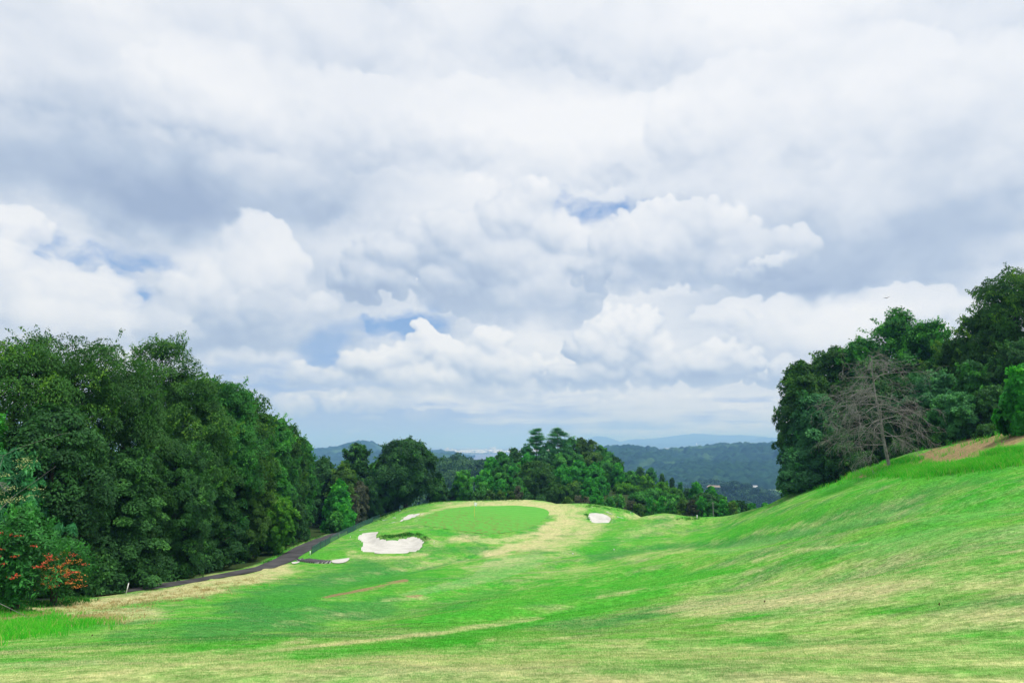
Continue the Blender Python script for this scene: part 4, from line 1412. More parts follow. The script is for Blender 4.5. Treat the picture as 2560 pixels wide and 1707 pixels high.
def crown(rng, kind, z0, z1, rad, nspray, per, leaf, spray, droop=.35, shell=.55, sprigs=0, flat=.32, up=.8, asp=.5, shear=(0, 0)):
    """leaf sprays through the crown's volume -> verts, faces, tone"""
    k = rng.uniform(0, 2 * PI, (5,))
    t = rng.beta(1.15, .95, nspray)
    ph = rng.uniform(0, 2 * PI, nspray)
    lump = 1 + .15 * np.sin(2 * ph + k[0] + 3 * t) + .13 * np.sin(3 * ph + k[1] - 5 * t) + .10 * np.sin(5 * ph + k[2] + 9 * t) + .08 * np.sin(8 * t * 3 + k[3])
    rho = (shell + (1 - shell) * rng.uniform(0, 1, nspray)) ** 1.0
    inner = rng.uniform(0, 1, nspray) < .16
    rho = np.where(inner, rng.uniform(.1, .6, nspray), rho)
    pr = profile(kind, t) * rad * lump * rho
    H = z1 - z0
    tt = t + rng.normal(0, .02, nspray)
    # the crown's top is drawn in as the spray moves outwards
    C = np.stack([np.cos(ph) * pr + shear[0] * t * H, np.sin(ph) * pr + shear[1] * t * H, z0 + tt * H], -1)
    out = np.stack([np.cos(ph), np.sin(ph), (t - .45) * 1.3], -1)
    n = nrm(np.array([0, 0, 1.0]) * up + out * .75 + rng.normal(0, .22, (nspray, 3)))
    e1 = nrm(np.cross(n, rng.normal(0, 1, (nspray, 3))))
    e2 = np.cross(n, e1)
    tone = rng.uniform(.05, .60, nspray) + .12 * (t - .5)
    sr = spray * rng.uniform(.6, 1.35, nspray)
    a = rng.uniform(0, 2 * PI, (nspray, per))
    q = np.sqrt(rng.uniform(0, 1, (nspray, per)))
    dx, dy = np.cos(a) * q, np.sin(a) * q
    hz = rng.normal(0, flat, (nspray, per)) - droop * q * q
    rel = (e1[:, None] * dx[..., None] + e2[:, None] * dy[..., None]) * sr[:, None, None]
    P = C[:, None] + rel + n[:, None] * (hz * sr[:, None])[..., None]
    P[..., 2] -= droop * q * q * sr[:, None] * .5
    ax = nrm(rel) + rng.normal(0, .45, rel.shape)
    ax[..., 2] -= droop * 1.2
    N = n[:, None] + rng.normal(0, .33, rel.shape)
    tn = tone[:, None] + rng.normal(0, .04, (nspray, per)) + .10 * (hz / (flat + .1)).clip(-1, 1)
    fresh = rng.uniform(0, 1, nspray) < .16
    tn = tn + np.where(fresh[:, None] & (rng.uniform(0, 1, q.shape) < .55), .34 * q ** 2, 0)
    P, ax, N, tn = P.reshape(-1, 3), ax.reshape(-1, 3), N.reshape(-1, 3), tn.ravel()
    if sprigs:
        i = rng.choice(nspray, sprigs, p=(t + .15) ** 2 / ((t + .15) ** 2).sum())
        dirn = nrm(out[i] * .9 + np.array([0, 0, .75]) + rng.normal(0, .25, (sprigs, 3)))
        m = 34
        s = np.linspace(.1, 1, m)[None, :, None] * (spray * rng.uniform(.9, 1.5, (sprigs, 1, 1)))
        edge = profile(kind, t[i]) * rad * lump[i]
        root = np.stack([np.cos(ph[i]) * edge + shear[0] * t[i] * H, np.sin(ph[i]) * edge + shear[1] * t[i] * H, z0 + tt[i] * H], -1) - dirn * spray * .4
        Q = root[:, None] + dirn[:, None] * s + rng.normal(0, leaf * .45, (sprigs, m, 3))
        Q[..., 2] -= (s[..., 0] ** 2) * .08
        P = np.concatenate([P, Q.reshape(-1, 3)])
        ax = np.concatenate([ax, (np.broadcast_to(dirn[:, None], Q.shape) + rng.normal(0, .6, Q.shape)).reshape(-1, 3)])
        N = np.concatenate([N, rng.normal(0, 1, (sprigs * m, 3)) + np.array([0, 0, .8])])
        tn = np.concatenate([tn, np.repeat(rng.uniform(.3, .8, sprigs), m)])
    L = leaf * rng.uniform(.65, 1.35, len(P))
    V, F = leaf_quads(P, ax, N, L, L * asp * rng.uniform(.8, 1.2, len(P)))
    return V, F, np.clip(tn, 0, 1)


def trunk_paths(rng, h, r0, top, rad, limbs, crown0, lean=(0, 0)):
    """a tapered trunk that bends a little, with limbs reaching into the crown"""
    n = 9
    z = np.linspace(-.4, top, n)
    s = np.clip(z / top, 0, 1)
    px = np.cumsum(rng.normal(0, .03 * h / n, n)) + lean[0] * s * top
    py = np.cumsum(rng.normal(0, .03 * h / n, n)) + lean[1] * s * top
    rr = r0 * (1 - .8 * s) * (1 + .5 * np.exp(-s * 14))
    paths = [(np.stack([px, py, z], -1), rr)]
    for k in range(limbs):
        t0 = rng.uniform(crown0 * .75, .85)
        i = min(int(t0 * (n - 1)), n - 2)
        b0 = np.array([px[i], py[i], z[i]])
        ph = rng.uniform(0, 2 * PI)
        ln = rad * rng.uniform(.55, .95) * (1.15 - .5 * t0)
        s2 = np.linspace(0, 1, 5)
        pts = b0 + np.stack([np.cos(ph) * ln * s2, np.sin(ph) * ln * s2, ln * (.65 * s2 - .15 * s2 ** 2)], -1) + rng.normal(0, .04 * ln, (5, 3)) * s2[:, None]
        paths.append((pts, rr[i] * .5 * (1 - .85 * s2)))
    return paths


KINDS = {
    # kind: profile, crown base, sprays, leaves per spray, spray size, leaf, droop, shell, sprigs, flat, up, aspect
    'zelkova': dict(profile='zelkova', base=.06, nspray=430, per=230, spray=.185, leaf=.235, droop=.60, shell=.58, sprigs=80, flat=.085, up=1.0, asp=.46),
    'round': dict(profile='round', base=.08, nspray=360, per=170, spray=.18, leaf=.255, droop=.40, shell=.62, sprigs=26, flat=.16, up=.7, asp=.55),
    'vine': dict(profile='dome', base=.0, nspray=300, per=110, spray=.20, leaf=.27, droop=.5, shell=.82, sprigs=16, flat=.14, up=.45, asp=.8),
    'cone': dict(profile='cone', base=.04, nspray=360, per=48, spray=.16, leaf=.30, droop=.55, shell=.5, sprigs=14, flat=.16, up=.9, asp=.35),
    'vase': dict(profile='vase', base=.10, nspray=420, per=130, spray=.145, leaf=.235, droop=.15, shell=.5, sprigs=120, flat=.22, up=.7, asp=.5),
    'maple': dict(profile='maple', base=.05, nspray=320, per=210, spray=.20, leaf=.22, droop=.35, shell=.5, sprigs=24, flat=.08, up=1.3, asp=.7),
    'loose': dict(profile='round', base=.10, nspray=380, per=140, spray=.155, leaf=.245, droop=.2, shell=.45, sprigs=110, flat=.28, up=.6, asp=.55),
    'shrub': dict(profile='dome', base=.0, nspray=90, per=42, spray=.26, leaf=.22, droop=.3, shell=.55, sprigs=12, flat=.28, up=.6, asp=.5),
    'bush': dict(profile='dome', base=.0, nspray=46, per=30, spray=.28, leaf=.26, droop=.3, shell=.6, sprigs=4, flat=.28, up=.6, asp=.6),
}


def tree(name, px, top_py, d, half_px, kind, mat, label, cat='tree', group=None, seed=0, dens=1.0, leaf=None, trunk=True, base_z=None, bark=None, shear=(0, 0), **over):
    """a tree whose trunk stands at photo column px, d metres ahead, its top at photo row top_py"""
    K = dict(KINDS[kind]); K.update(over)
    rng = np.random.default_rng(1000 + seed)
    x, y, zt = unp(px, top_py, d)
    zg = float(grid_at(np.array([x]), np.array([y]))[0]) if base_z is None else base_z
    h = max(zt - zg, .6)
    rad = half_px / FPX * d
    t = thing(name, (x, y, zg), label, cat, group)
    lf = leaf or K['leaf'] * max(.75, min(1.6, d / 75.0))
    V, F, tn = crown(rng, K['profile'], h * K['base'], h * .98, rad, int(K['nspray'] * dens), K['per'], lf, K['spray'] * max(rad, h * .28), K['droop'], K['shell'], int(K['sprigs'] * dens),
                     K['flat'], K['up'], K['asp'], shear)
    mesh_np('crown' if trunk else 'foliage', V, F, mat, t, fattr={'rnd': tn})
    if trunk:
        pv, pf = tubes(trunk_paths(rng, h, .022 * h + .03, h * .86, rad, 7 if dens > .5 else 4, max(K['base'], .2), (shear[0] * .9, shear[1] * .9)), 7)
        mesh_np('trunk', pv, pf, bark or M_BARK, t, smooth=True)
    else:
        pv, pf = tubes([(np.array([[0, 0, -.2], [rng.normal(0, .1 * rad), 0, h * .35], [rng.normal(0, .25 * rad), rng.normal(0, .2 * rad), h * .75]]), np.array([.03, .022, .008]) * (1 + h * .5)) for _ in range(4)], 5)
        mesh_np('stem', pv, pf, M_BARK, t, smooth=True)
    return t


WL = 'trees of the wood left of the cart path'
LEFT = [
    # px, top, d, half, kind, leaves, label
    (60, 846, 45, 215, 'zelkova', L_ZELK, 'huge spreading dark green tree at the left edge of the photo, behind the dead twigs'),
    (200, 838, 50, 190, 'zelkova', L_ZELK, 'tall broad dark green tree behind the flowering shrub, highest crown of the left wood'),
    (410, 846, 64, 105, 'vase', L_ZELK, 'tree with upright feathery tips rising behind the left wood, second highest there'),
    (330, 925, 54, 130, 'zelkova', L_ZELK, 'dark tree with drooping sprays in front of the feathery topped one'),
    (475, 930, 64, 120, 'zelkova', L_ZELK, 'dark tree with lime young tips right of the feathery topped one'),
    (560, 948, 74, 95, 'zelkova', L_MID, 'loose topped green tree on the descending skyline of the left wood'),
    (610, 985, 82, 84, 'zelkova', L_ZELK, 'dark tree right of the loose topped one on the wood skyline'),
    (665, 1030, 91, 72, 'zelkova', L_MID, 'green tree third from the right end of the left wood skyline'),
    (708, 1062, 100, 60, 'zelkova', L_ZELK, 'dark slim tree next to the right end of the left wood'),
    (742, 1092, 108, 48, 'zelkova', L_MID, 'outermost tree of the left wood, its branch tips against the sea'),
    (140, 1010, 42.5, 150, 'round', L_DARK, 'dark low tree between the flowering shrub and the highest crown'),
    (330, 1120, 50, 120, 'maple', L_DARK, 'low tree with flat layered sprays right above the leaning white stake'),
    (450, 1100, 57, 95, 'zelkova', L_DARK, 'very dark tree with hanging sprays beside the cart path, left half of the wood'),
    (540, 1135, 66, 75, 'maple', L_DARK, 'layered tree low on the wood edge, right of the very dark hanging one'),
    (620, 1150, 76, 64, 'zelkova', L_OLIVE, 'olive yellow green tree on the wood edge beside the cart path'),
    (690, 1165, 88, 46, 'maple', L_MID, 'green tree with flat sprays at the wood edge, right of the olive one'),
    (738, 1150, 97, 34, 'cone', L_DARK, 'narrow dark hanging conifer left of the bright vine mound'),
    (700, 1245, 82, 40, 'round', L_LIME, 'small lime green tree by the cart path under the flat sprayed one'),
]
for i, (px, top, d, hp, kd, mt, lb) in enumerate(LEFT):
    tree('broadleaf_tree' if kd != 'cone' else 'conifer_tree', px, top, d, hp, kd, mt, lb, group=WL, seed=i)

# the bank of dark undergrowth along the far side of the path
UND = 'undergrowth along the cart path'
k = 0
for px, top, d, hp, mt, kd, lb in (
        (120, 1385, 41.5, 70, L_DARK, 'shrub', 'dark shrub behind the trunk of the flowering shrub'),
        (205, 1392, 43.5, 48, L_DARK, 'shrub', 'dark feathery shrub just right of the flowering shrub'),
        (265, 1400, 46.5, 50, L_DARK, 'shrub', 'dark shrub left of the leaning white stake, across the path'),
        (325, 1388, 50, 50, L_DARK, 'shrub', 'dark shrub right above the leaning white stake, across the path'),
        (385, 1372, 54, 48, L_DARK, 'shrub', 'dark shrub second to the right of the leaning stake, across the path'),
        (440, 1360, 58, 46, L_ZELK, 'shrub', 'dark shrub at the foot of the very dark hanging tree'),
        (495, 1345, 63, 44, L_DARK, 'shrub', 'dark shrub across the path from the dry bank end'),
        (545, 1330, 69, 42, L_DARK, 'shrub', 'dark shrub at the foot of the low layered tree'),
        (592, 1316, 75, 38, L_DARK, 'shrub', 'dark shrub at the foot of the olive tree'),
        (636, 1300, 82, 36, L_ZELK, 'shrub', 'dark shrub behind the small dark sign board'),
        (676, 1285, 88, 34, L_DARK, 'shrub', 'dark shrub below the small lime green tree'),
        (712, 1270, 94, 28, L_DARK, 'shrub', 'dark shrub below the narrow hanging conifer'),
        (752, 1262, 102, 24, L_DARK, 'shrub', 'dark shrub left of the bright vine mound, at the path')):
    tree('shrub', px + 2, top, d, hp, kd, mt, lb, 'shrub', UND, seed=60 + k, trunk=False, dens=1.4, leaf=.24)
    k += 1

# by the far bend of the path and round the big oak
MID = [
    (812, 1148, 128, 46, 'round', L_DARK, 'broadleaf_tree', 'dark round tree above the bright vine mound, low on the skyline'),
    (770, 1142, 135, 40, 'round', L_MID, 'broadleaf_tree', 'green tree between the left wood and the ragged tall tree'),
    (893, 1112, 134, 42, 'loose', L_DARK, 'broadleaf_tree', 'ragged tall dark tree left of the big oak, against the blue hill'),
    (860, 1160, 124, 36, 'round', L_OLIVE, 'broadleaf_tree', 'dull olive tree hung with vines in front of the ragged tall tree'),
    (945, 1152, 140, 34, 'round', L_MID, 'broadleaf_tree', 'green tree filling the gap between the ragged tree and the big oak'),
    (935, 1195, 131, 38, 'round', L_DARK, 'broadleaf_tree', 'very dark tree at the far bend of the cart path'),
    (975, 1212, 137, 30, 'round', L_DARK, 'broadleaf_tree', 'dark lower tree close against the left side of the big oak'),
    (1018, 1099, 136, 76, 'round', L_DARK, 'oak_tree', 'big broad oak standing alone on the green plateau left of the flag'),
    (1093, 1196, 139, 26, 'round', L_DARK, 'broadleaf_tree', 'small dark tree tucked under the right side of the big oak'),
    (1158, 1177, 141, 27, 'round', L_MID, 'broadleaf_tree', 'single rounded green tree between the big oak and the vine covered hill'),
    (900, 1205, 127, 22, 'round', L_TAN, 'broadleaf_tree', 'greyish tree smothered in dry vines right of the bright vine mound'),
]
for i, (px, top, d, hp, kd, mt, nm, lb) in enumerate(MID):
    kw = dict(dens=1.3, base=.16) if nm == 'oak_tree' else dict(dens=.8)
    tree(nm, px, top, d, hp, kd, mt, lb, seed=100 + i, **kw)
tree('vine_mound', 848, 1208, 117, 36, 'vine', L_BRIGHT, 'bright green mound of vines glowing against the dark wood by the path', 'vine', seed=130, trunk=False)
tree('vine_mound', 862, 1262, 114, 24, 'vine', L_BRIGHT, 'lower bright vine mound at the edge of the path before its bend', 'vine', seed=131, trunk=False, dens=.6)
tree('shrub', 836, 1282, 112, 20, 'shrub', L_MID, 'rounded shrub at the path edge left below the bright vine mounds', 'shrub', seed=132, trunk=False)
tree('shrub', 885, 1240, 120, 16, 'shrub', L_TAN, 'dry brown twiggy bush right of the bright vine mounds', 'shrub', seed=133, trunk=False)
for i, (px, top, d, hp, mt, lb) in enumerate((
        (1085, 1238, 140, 16, L_DARK, 'dark shrub under the right side of the big oak'), (1115, 1232, 141, 13, L_OLIVE, 'yellowish shrub beside the pale bush behind the green'),
        (1130, 1225, 142, 14, L_BLUE, 'pale grey green bush left of the single rounded tree'), (1190, 1232, 140, 18, L_DARK, 'dark shrub at the right foot of the single rounded tree'),
        (1225, 1226, 139, 18, L_OLIVE, 'olive rounded shrub behind the flag, first of the low row'), (1252, 1228, 139, 14, L_OLIVE, 'olive rounded shrub, second of the low row behind the flag'),
        (1277, 1228, 139, 15, L_OLIVE, 'olive rounded shrub, third of the low row behind the flag'), (1296, 1215, 139, 13, L_TAN, 'small brownish young tree in the low row behind the green'),
        (1320, 1236, 138, 16, L_DARK, 'low dark shrub right of the brownish young tree'), (1350, 1238, 138, 16, L_DARK, 'low dark shrub under the dark round tree of the hill foot'))):
    tree('shrub', px, top, d, hp, 'bush', mt, lb, 'shrub', 'shrubs along the back of the green', seed=140 + i, trunk=False, leaf=.3)

# the hill of tangled trees behind the green
HG = 'trees of the vine covered hill behind the green'
HILL = [
    # back row, d 190-205
    (1255, 1128, 186, 26, 'round', L_MID, 'green tree on the left shoulder of the hill, before the bay'),
    (1285, 1122, 190, 26, 'loose', L_DARK, 'feathery dark tree left of the twin pines, against the town'),
    (1318, 1110, 192, 28, 'round', L_PINE, 'dark tree at the foot of the left pine'),
    (1372, 1104, 194, 30, 'round', L_PINE, 'dark tree between and below the twin pines'),
    (1425, 1094, 196, 34, 'round', L_MID, 'rounded green tree just right of the right pine'),
    (1452, 1095, 197, 28, 'round', L_OLIVE, 'olive green tree on the hill crest, second right of the pines'),
    (1478, 1097, 197, 28, 'round', L_OLIVE, 'olive tree at the right shoulder of the hill crest'),
    (1500, 1112, 196, 26, 'round', L_MID, 'green tree where the hill crest drops to the right'),
    (1522, 1130, 192, 26, 'round', L_MID, 'green tree on the right slope skyline, over the blue ridge'),
    (1540, 1143, 188, 22, 'round', L_DARK, 'small dark tree low on the right slope skyline'),
    # middle row
    (1230, 1142, 168, 30, 'vine', L_BRIGHT, 'bright vine draped tree at the left end of the hill, below the bay'),
    (1265, 1138, 170, 28, 'round', L_MID, 'green tree in the middle of the left slope'),
    (1318, 1130, 174, 32, 'vine', L_BRIGHT, 'bright vine draped dome below the left pine'),
    (1362, 1126, 176, 28, 'round', L_BLUE, 'bluish tree in the hollow below the twin pines'),
    (1400, 1132, 176, 34, 'round', L_MID, 'green tree right below the right pine'),
    (1440, 1136, 176, 32, 'vine', L_MID, 'green vine hung tree in the centre of the right half of the hill'),
    (1480, 1128, 178, 34, 'round', L_OLIVE, 'olive round tree on the upper right face of the hill'),
    (1516, 1148, 174, 26, 'round', L_MID, 'green tree behind the column of vines'),
    (1545, 1158, 168, 19, 'vine', L_BRIGHT, 'bright upright column of vines on the right slope'),
    # front rows
    (1212, 1172, 150, 28, 'vine', L_BRIGHT, 'bright dome at the lower left foot of the hill'),
    (1248, 1165, 154, 30, 'vine', L_MID, 'green dome above the olive shrubs, left foot of the hill'),
    (1290, 1160, 156, 34, 'vine', L_BRIGHT, 'bright sloping vine mound left of the large dark round tree'),
    (1342, 1152, 150, 52, 'round', L_ZELK, 'large dark round tree in the front centre of the hill'),
    (1405, 1165, 156, 32, 'vine', L_BRIGHT, 'bright vine cloak right of the large dark round tree'),
    (1448, 1150, 158, 32, 'vine', L_BRIGHT, 'vine cloaked tree with a rounded head, right face of the hill'),
    (1440, 1205, 146, 28, 'round', L_ZELK, 'dark hollow tree under the vine cloaks, front right of the hill'),
    (1486, 1160, 156, 34, 'vine', L_BRIGHT, 'tall bright vine cloak left of the upright column'),
    (1205, 1206, 144, 24, 'vine', L_MID, 'low green dome nearest the flag side of the hill foot'),
    (1250, 1198, 146, 26, 'vine', L_BRIGHT, 'low bright dome at the hill foot behind the olive shrubs'),
    (1295, 1196, 145, 26, 'vine', L_MID, 'low green dome just left of the large dark round tree'),
    (1392, 1208, 141, 32, 'round', L_ZELK, 'dark bushy tree at the hill foot right behind the green'),
    (1475, 1196, 145, 30, 'vine', L_BRIGHT, 'lower bright vine mound behind the right bunker'),
]
for i, (px, top, d, hp, kd, mt, lb) in enumerate(HILL):
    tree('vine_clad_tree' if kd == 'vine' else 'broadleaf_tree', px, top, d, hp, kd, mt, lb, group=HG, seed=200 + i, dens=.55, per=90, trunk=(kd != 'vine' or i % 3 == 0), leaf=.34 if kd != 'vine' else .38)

CG = 'trees of the slope right of the hill'
CHAIN = [
    (1600, 1166, 215, 18, 'round', L_DARK, 'dark tree of the far row behind the slope, leftmost'), (1627, 1168, 215, 20, 'round', L_PINE, 'dark tree of the far row behind the slope, second'),
    (1655, 1184, 212, 18, 'cone', L_DARK, 'dark pointed tree of the far row behind the slope'), (1680, 1194, 210, 18, 'cone', L_DARK, 'dark pointed tree lower in the far row, fourth'),
    (1700, 1206, 205, 17, 'cone', L_PINE, 'dark pointed tree at the right end of the far row'), (1720, 1220, 200, 16, 'round', L_DARK, 'small dark tree trailing off the far row to the right'),
    (1575, 1180, 172, 26, 'round', L_MID, 'green tree right beside the upright vine column'), (1565, 1210, 158, 30, 'round', L_LIME, 'lime tinted tree below the upright vine column'),
    (1612, 1190, 172, 34, 'maple', L_LIME, 'wide lime crown with flat flower heads, middle of the slope'), (1655, 1205, 166, 32, 'maple', L_LIME, 'second wide lime crown, lower right of the first'),
    (1635, 1222, 156, 30, 'round', L_MID, 'rounded green tree under the wide lime crowns'), (1690, 1222, 162, 28, 'maple', L_LIME, 'third lime crown at the right end of the flat headed ones'),
    (1600, 1232, 150, 28, 'round', L_MID, 'green tree in the lower middle of the slope'), (1685, 1238, 154, 26, 'vine', L_MID, 'green vine dome below the third lime crown'),
    (1742, 1206, 150, 22, 'vine', L_BRIGHT, 'glossy vine tower standing up on the right part of the slope'), (1776, 1216, 150, 20, 'vine', L_BRIGHT, 'second glossy vine tower, right of the taller'),
    (1760, 1232, 146, 34, 'round', L_DARK, 'dark tree body under the two vine towers'), (1800, 1236, 148, 20, 'vine', L_MID, 'green vine slope falling right from the second tower'),
    (1830, 1252, 146, 20, 'round', L_MID, 'green tree right of the vine towers near the lawn edge'), (1850, 1252, 152, 17, 'round', L_DARK, 'dark tree behind the right end of the thicket'),
    (1880, 1258, 148, 14, 'vine', L_BRIGHT, 'small bright clump peeping over the lawn edge, left of two'), (1912, 1257, 140, 14, 'vine', L_BRIGHT, 'small bright clump peeping over the lawn edge, right of two'),
]
for i, (px, top, d, hp, kd, mt, lb) in enumerate(CHAIN):
    tree('vine_clad_tree' if kd == 'vine' else 'conifer_tree' if kd == 'cone' else 'broadleaf_tree', px, top, d, hp, kd, mt, lb, group=CG, seed=260 + i, dens=.55, per=90, trunk=(kd != 'vine'), leaf=.33)
TG = 'thicket along the wire fence'
TH_LABELS = ['olive tangled shrub at the left end of the thicket, behind the worn turf', 'brownish dry shrub left of the right bunker, left of a similar one', 'brownish dry shrub at the left back corner of the right bunker', 'bright leafy shrub right behind the right bunker', 'green shrub behind the right edge of the right bunker', 'green shrub behind the dry knob right of the bunker', 'brownish shrub between the dry knob and the mound', 'olive shrub at the left foot of the mound', 'bright shrub left of the mound top, on the thicket edge', 'bright shrub right behind the mound top', 'green shrub just right of the mound top', 'olive shrub halfway between the mound top and the tall white stake', 'brownish shrub right behind the tall white stake', 'bright shrub between the tall white stake and the thin pole', 'green shrub at the foot of the thin weathered pole', 'bright shrub right of the thin weathered pole', 'olive shrub at the right end of the thicket, touching the lawn slope']
TH = [(1420, 1250, 134, 12, L_OLIVE, 'olive'), (1445, 1246, 135, 14, L_TAN, 'brownish'), (1470, 1248, 135, 15, L_TAN, 'brownish'), (1492, 1242, 134, 18, L_BRIGHT, 'bright'),
      (1525, 1245, 132, 20, L_MID, 'green'), (1548, 1240, 133, 18, L_MID, 'green'), (1575, 1258, 131, 14, L_TAN, 'brownish'), (1598, 1262, 130, 16, L_OLIVE, 'olive'),
      (1625, 1250, 130, 20, L_BRIGHT, 'bright'), (1655, 1246, 130, 20, L_BRIGHT, 'bright'), (1682, 1255, 128, 16, L_MID, 'green'), (1705, 1252, 127, 16, L_OLIVE, 'olive'),
      (1728, 1258, 126, 14, L_TAN, 'brownish'), (1752, 1248, 126, 17, L_BRIGHT, 'bright'), (1782, 1258, 125, 16, L_MID, 'green'), (1806, 1256, 125, 18, L_BRIGHT, 'bright'), (1832, 1262, 124, 16, L_OLIVE, 'olive')]
for i, (px, top, d, hp, mt, lb) in enumerate(TH):
    tree('shrub', px, top - 5, d - 1.5, hp * 1.2, 'shrub', mt, TH_LABELS[i], 'shrub', TG, seed=300 + i, trunk=False, leaf=.30)


def pine(px, top, d, half, label, seed):
    """an old pine: bare upper stem with flat storeys of needles"""
    rng = np.random.default_rng(seed)
    x, y, zt = unp(px, top, d)
    zg = float(grid_at(np.array([x]), np.array([y]))[0])
    h = zt - zg
    rad = half / FPX * d
    t = thing('pine_tree', (x, y, zg), label, 'pine tree', 'twin pines on the hill')
    tiers = [(.98, .30), (.93, .62), (.875, .85), (.81, 1.0), (.76, .75), (.70, 1.05), (.62, .85), (.54, .8)]
    P, A, N, T, paths = [], [], [], [], []
    n = 8
    z = np.linspace(-.3, h * .98, n)
    st = np.stack([np.cumsum(rng.normal(0, .10, n)), np.cumsum(rng.normal(0, .10, n)), z], -1)
    paths.append((st, .24 * (1 - .85 * np.linspace(0, 1, n))))
    for tf_, rf in tiers:
        zc = h * tf_
        c = np.array([np.interp(zc, z, st[:, 0]), np.interp(zc, z, st[:, 1]), zc])
        for k in range(max(4, int(9 * rf))):
            ph = rng.uniform(0, 2 * PI)
            ln = rad * rf * rng.uniform(.55, 1.1)
            c = np.array([c[0], c[1], zc + rng.normal(0, .16)])
            tip = c + np.array([math.cos(ph) * ln, math.sin(ph) * ln, rng.uniform(-.16, .26) * ln])
            paths.append((np.stack([c - np.array([0, 0, .2]), (c + tip) / 2, tip]), np.array([.06, .04, .015])))
            for s in (.45, .68, .9, 1.05):
                m = 46
                q = c + (tip - c) * s + rng.normal(0, 1, (m, 3)) * np.array([.40, .40, .19]) * (.6 + .15 * rad)
                P.append(q)
                a = rng.normal(0, 1, (m, 3)) + np.array([math.cos(ph), math.sin(ph), .3])
                A.append(a)
                N.append(rng.normal(0, 1, (m, 3)) + np.array([0, 0, .6]))
                T.append(np.clip(rng.uniform(.2, .6) + rng.normal(0, .12, m) + (q[:, 2] - zc) * .4, 0, 1))
    P, A, N, T = map(np.concatenate, (P, A, N, T))
    V, F = leaf_quads(P, A, N, .38 * rng.uniform(.7, 1.3, len(P)), .10)
    mesh_np('crown', V, F, L_PINE, t, fattr={'rnd': T})
    pv, pf = tubes(paths, 6)
    mesh_np('trunk', pv, pf, M_BARK_RED, t, smooth=True)


pine(1343, 1073, 184, 22, 'left of the twin pines on the hilltop, narrower and pointed', 401)
pine(1398, 1071, 184, 28, 'right of the twin pines on the hilltop, broad flat topped', 402)

# the wood on the right-hand bank
RG = 'trees of the wood on the right bank'
RIGHT = [
    (2085, 866, 92, 92, 'round', L_ZELK, 'dark upright leafy tree, topmost on the left flank of the right wood'),
    (2000, 905, 88, 62, 'round', L_ZELK, 'dark leafy tree at the left shoulder of the right wood'),
    (2040, 985, 84, 105, 'maple', L_BLUE, 'wide maple with flat tiers at the left end of the right wood'),
    (2000, 1120, 83, 66, 'maple', L_BLUE, 'low maple skirt touching the lawn at the left end of the right wood'),
    (2150, 850, 90, 80, 'loose', L_MID, 'green tree with loose tips above and left of the dead tree'),
    (2240, 785, 88, 84, 'loose', L_MID, 'light green tree with sparse pointed tips above the dead tree'),
    (2320, 800, 86, 70, 'loose', L_MID, 'light green sparse topped tree right of the pointed one'),
    (2190, 940, 78, 90, 'round', L_DARK, 'dark tree directly behind the dead tree'),
    (2330, 930, 72, 86, 'round', L_BLUE, 'bluish green tree right of the dead tree'),
    (2395, 850, 80, 80, 'zelkova', L_ZELK, 'green tree below and left of the tallest crown'),
    (2430, 905, 66, 74, 'maple', L_MID, 'green tree with soft tufts under the tallest crown'),
    (2525, 678, 72, 118, 'zelkova', L_ZELK, 'tallest crown at the right edge of the photo'),
    (2470, 775, 76, 80, 'zelkova', L_ZELK, 'dark lower crown on the left flank of the tallest one'),
    (2560, 850, 64, 90, 'zelkova', L_DARK, 'dark tree under the tallest crown, at the right edge'),
    (2385, 985, 62, 56, 'loose', L_BLUE, 'young bluish tree with slim stem in front of the right wood'),
    (2480, 965, 60, 52, 'round', L_DARK, 'dark small tree left of the bright vine mound at the right edge'),
    (2300, 1035, 66, 50, 'maple', L_DARK, 'low dark layered conifer right of the dead tree'),
    (2110, 1075, 78, 60, 'round', L_DARK, 'deep dark low tree under the dead tree, left side'),
]
for i, (px, top, d, hp, kd, mt, lb) in enumerate(RIGHT):
    tree('broadleaf_tree', px, top, d, hp, kd, mt, lb, group=RG, seed=500 + i, dens=1.0)
tree('vine_mound', 2560, 915, 46, 62, 'vine', L_BRIGHT, 'bright broad leaved vine mound at the right edge above the brown bank', 'vine', seed=540, trunk=False, leaf=.26, dens=1.3)
for i, (px, top, d, hp, mt, lb) in enumerate(((2255, 1100, 66, 34, L_DARK, 'low dark bush right below the dead tree'), (2345, 1085, 62, 30, L_DARK, 'low dark bush left of the small many stemmed shrub'),
                                              (2470, 1062, 56, 34, L_DARK, 'dark bush at the top of the brown bank'), (2040, 1190, 82, 46, L_DARK, 'deep dark bush at the lawn edge below the maple skirt'),
                                              (2150, 1130, 74, 44, L_DARK, 'deep dark bush behind the foot of the dead tree'), (1975, 1218, 88, 22, L_MID, 'small bush at the lawn edge, left tip of the right wood'))):
    tree('shrub', px, top, d, hp, 'shrub', mt, lb, 'shrub', 'bushes at the foot of the right wood', seed=550 + i, trunk=False)


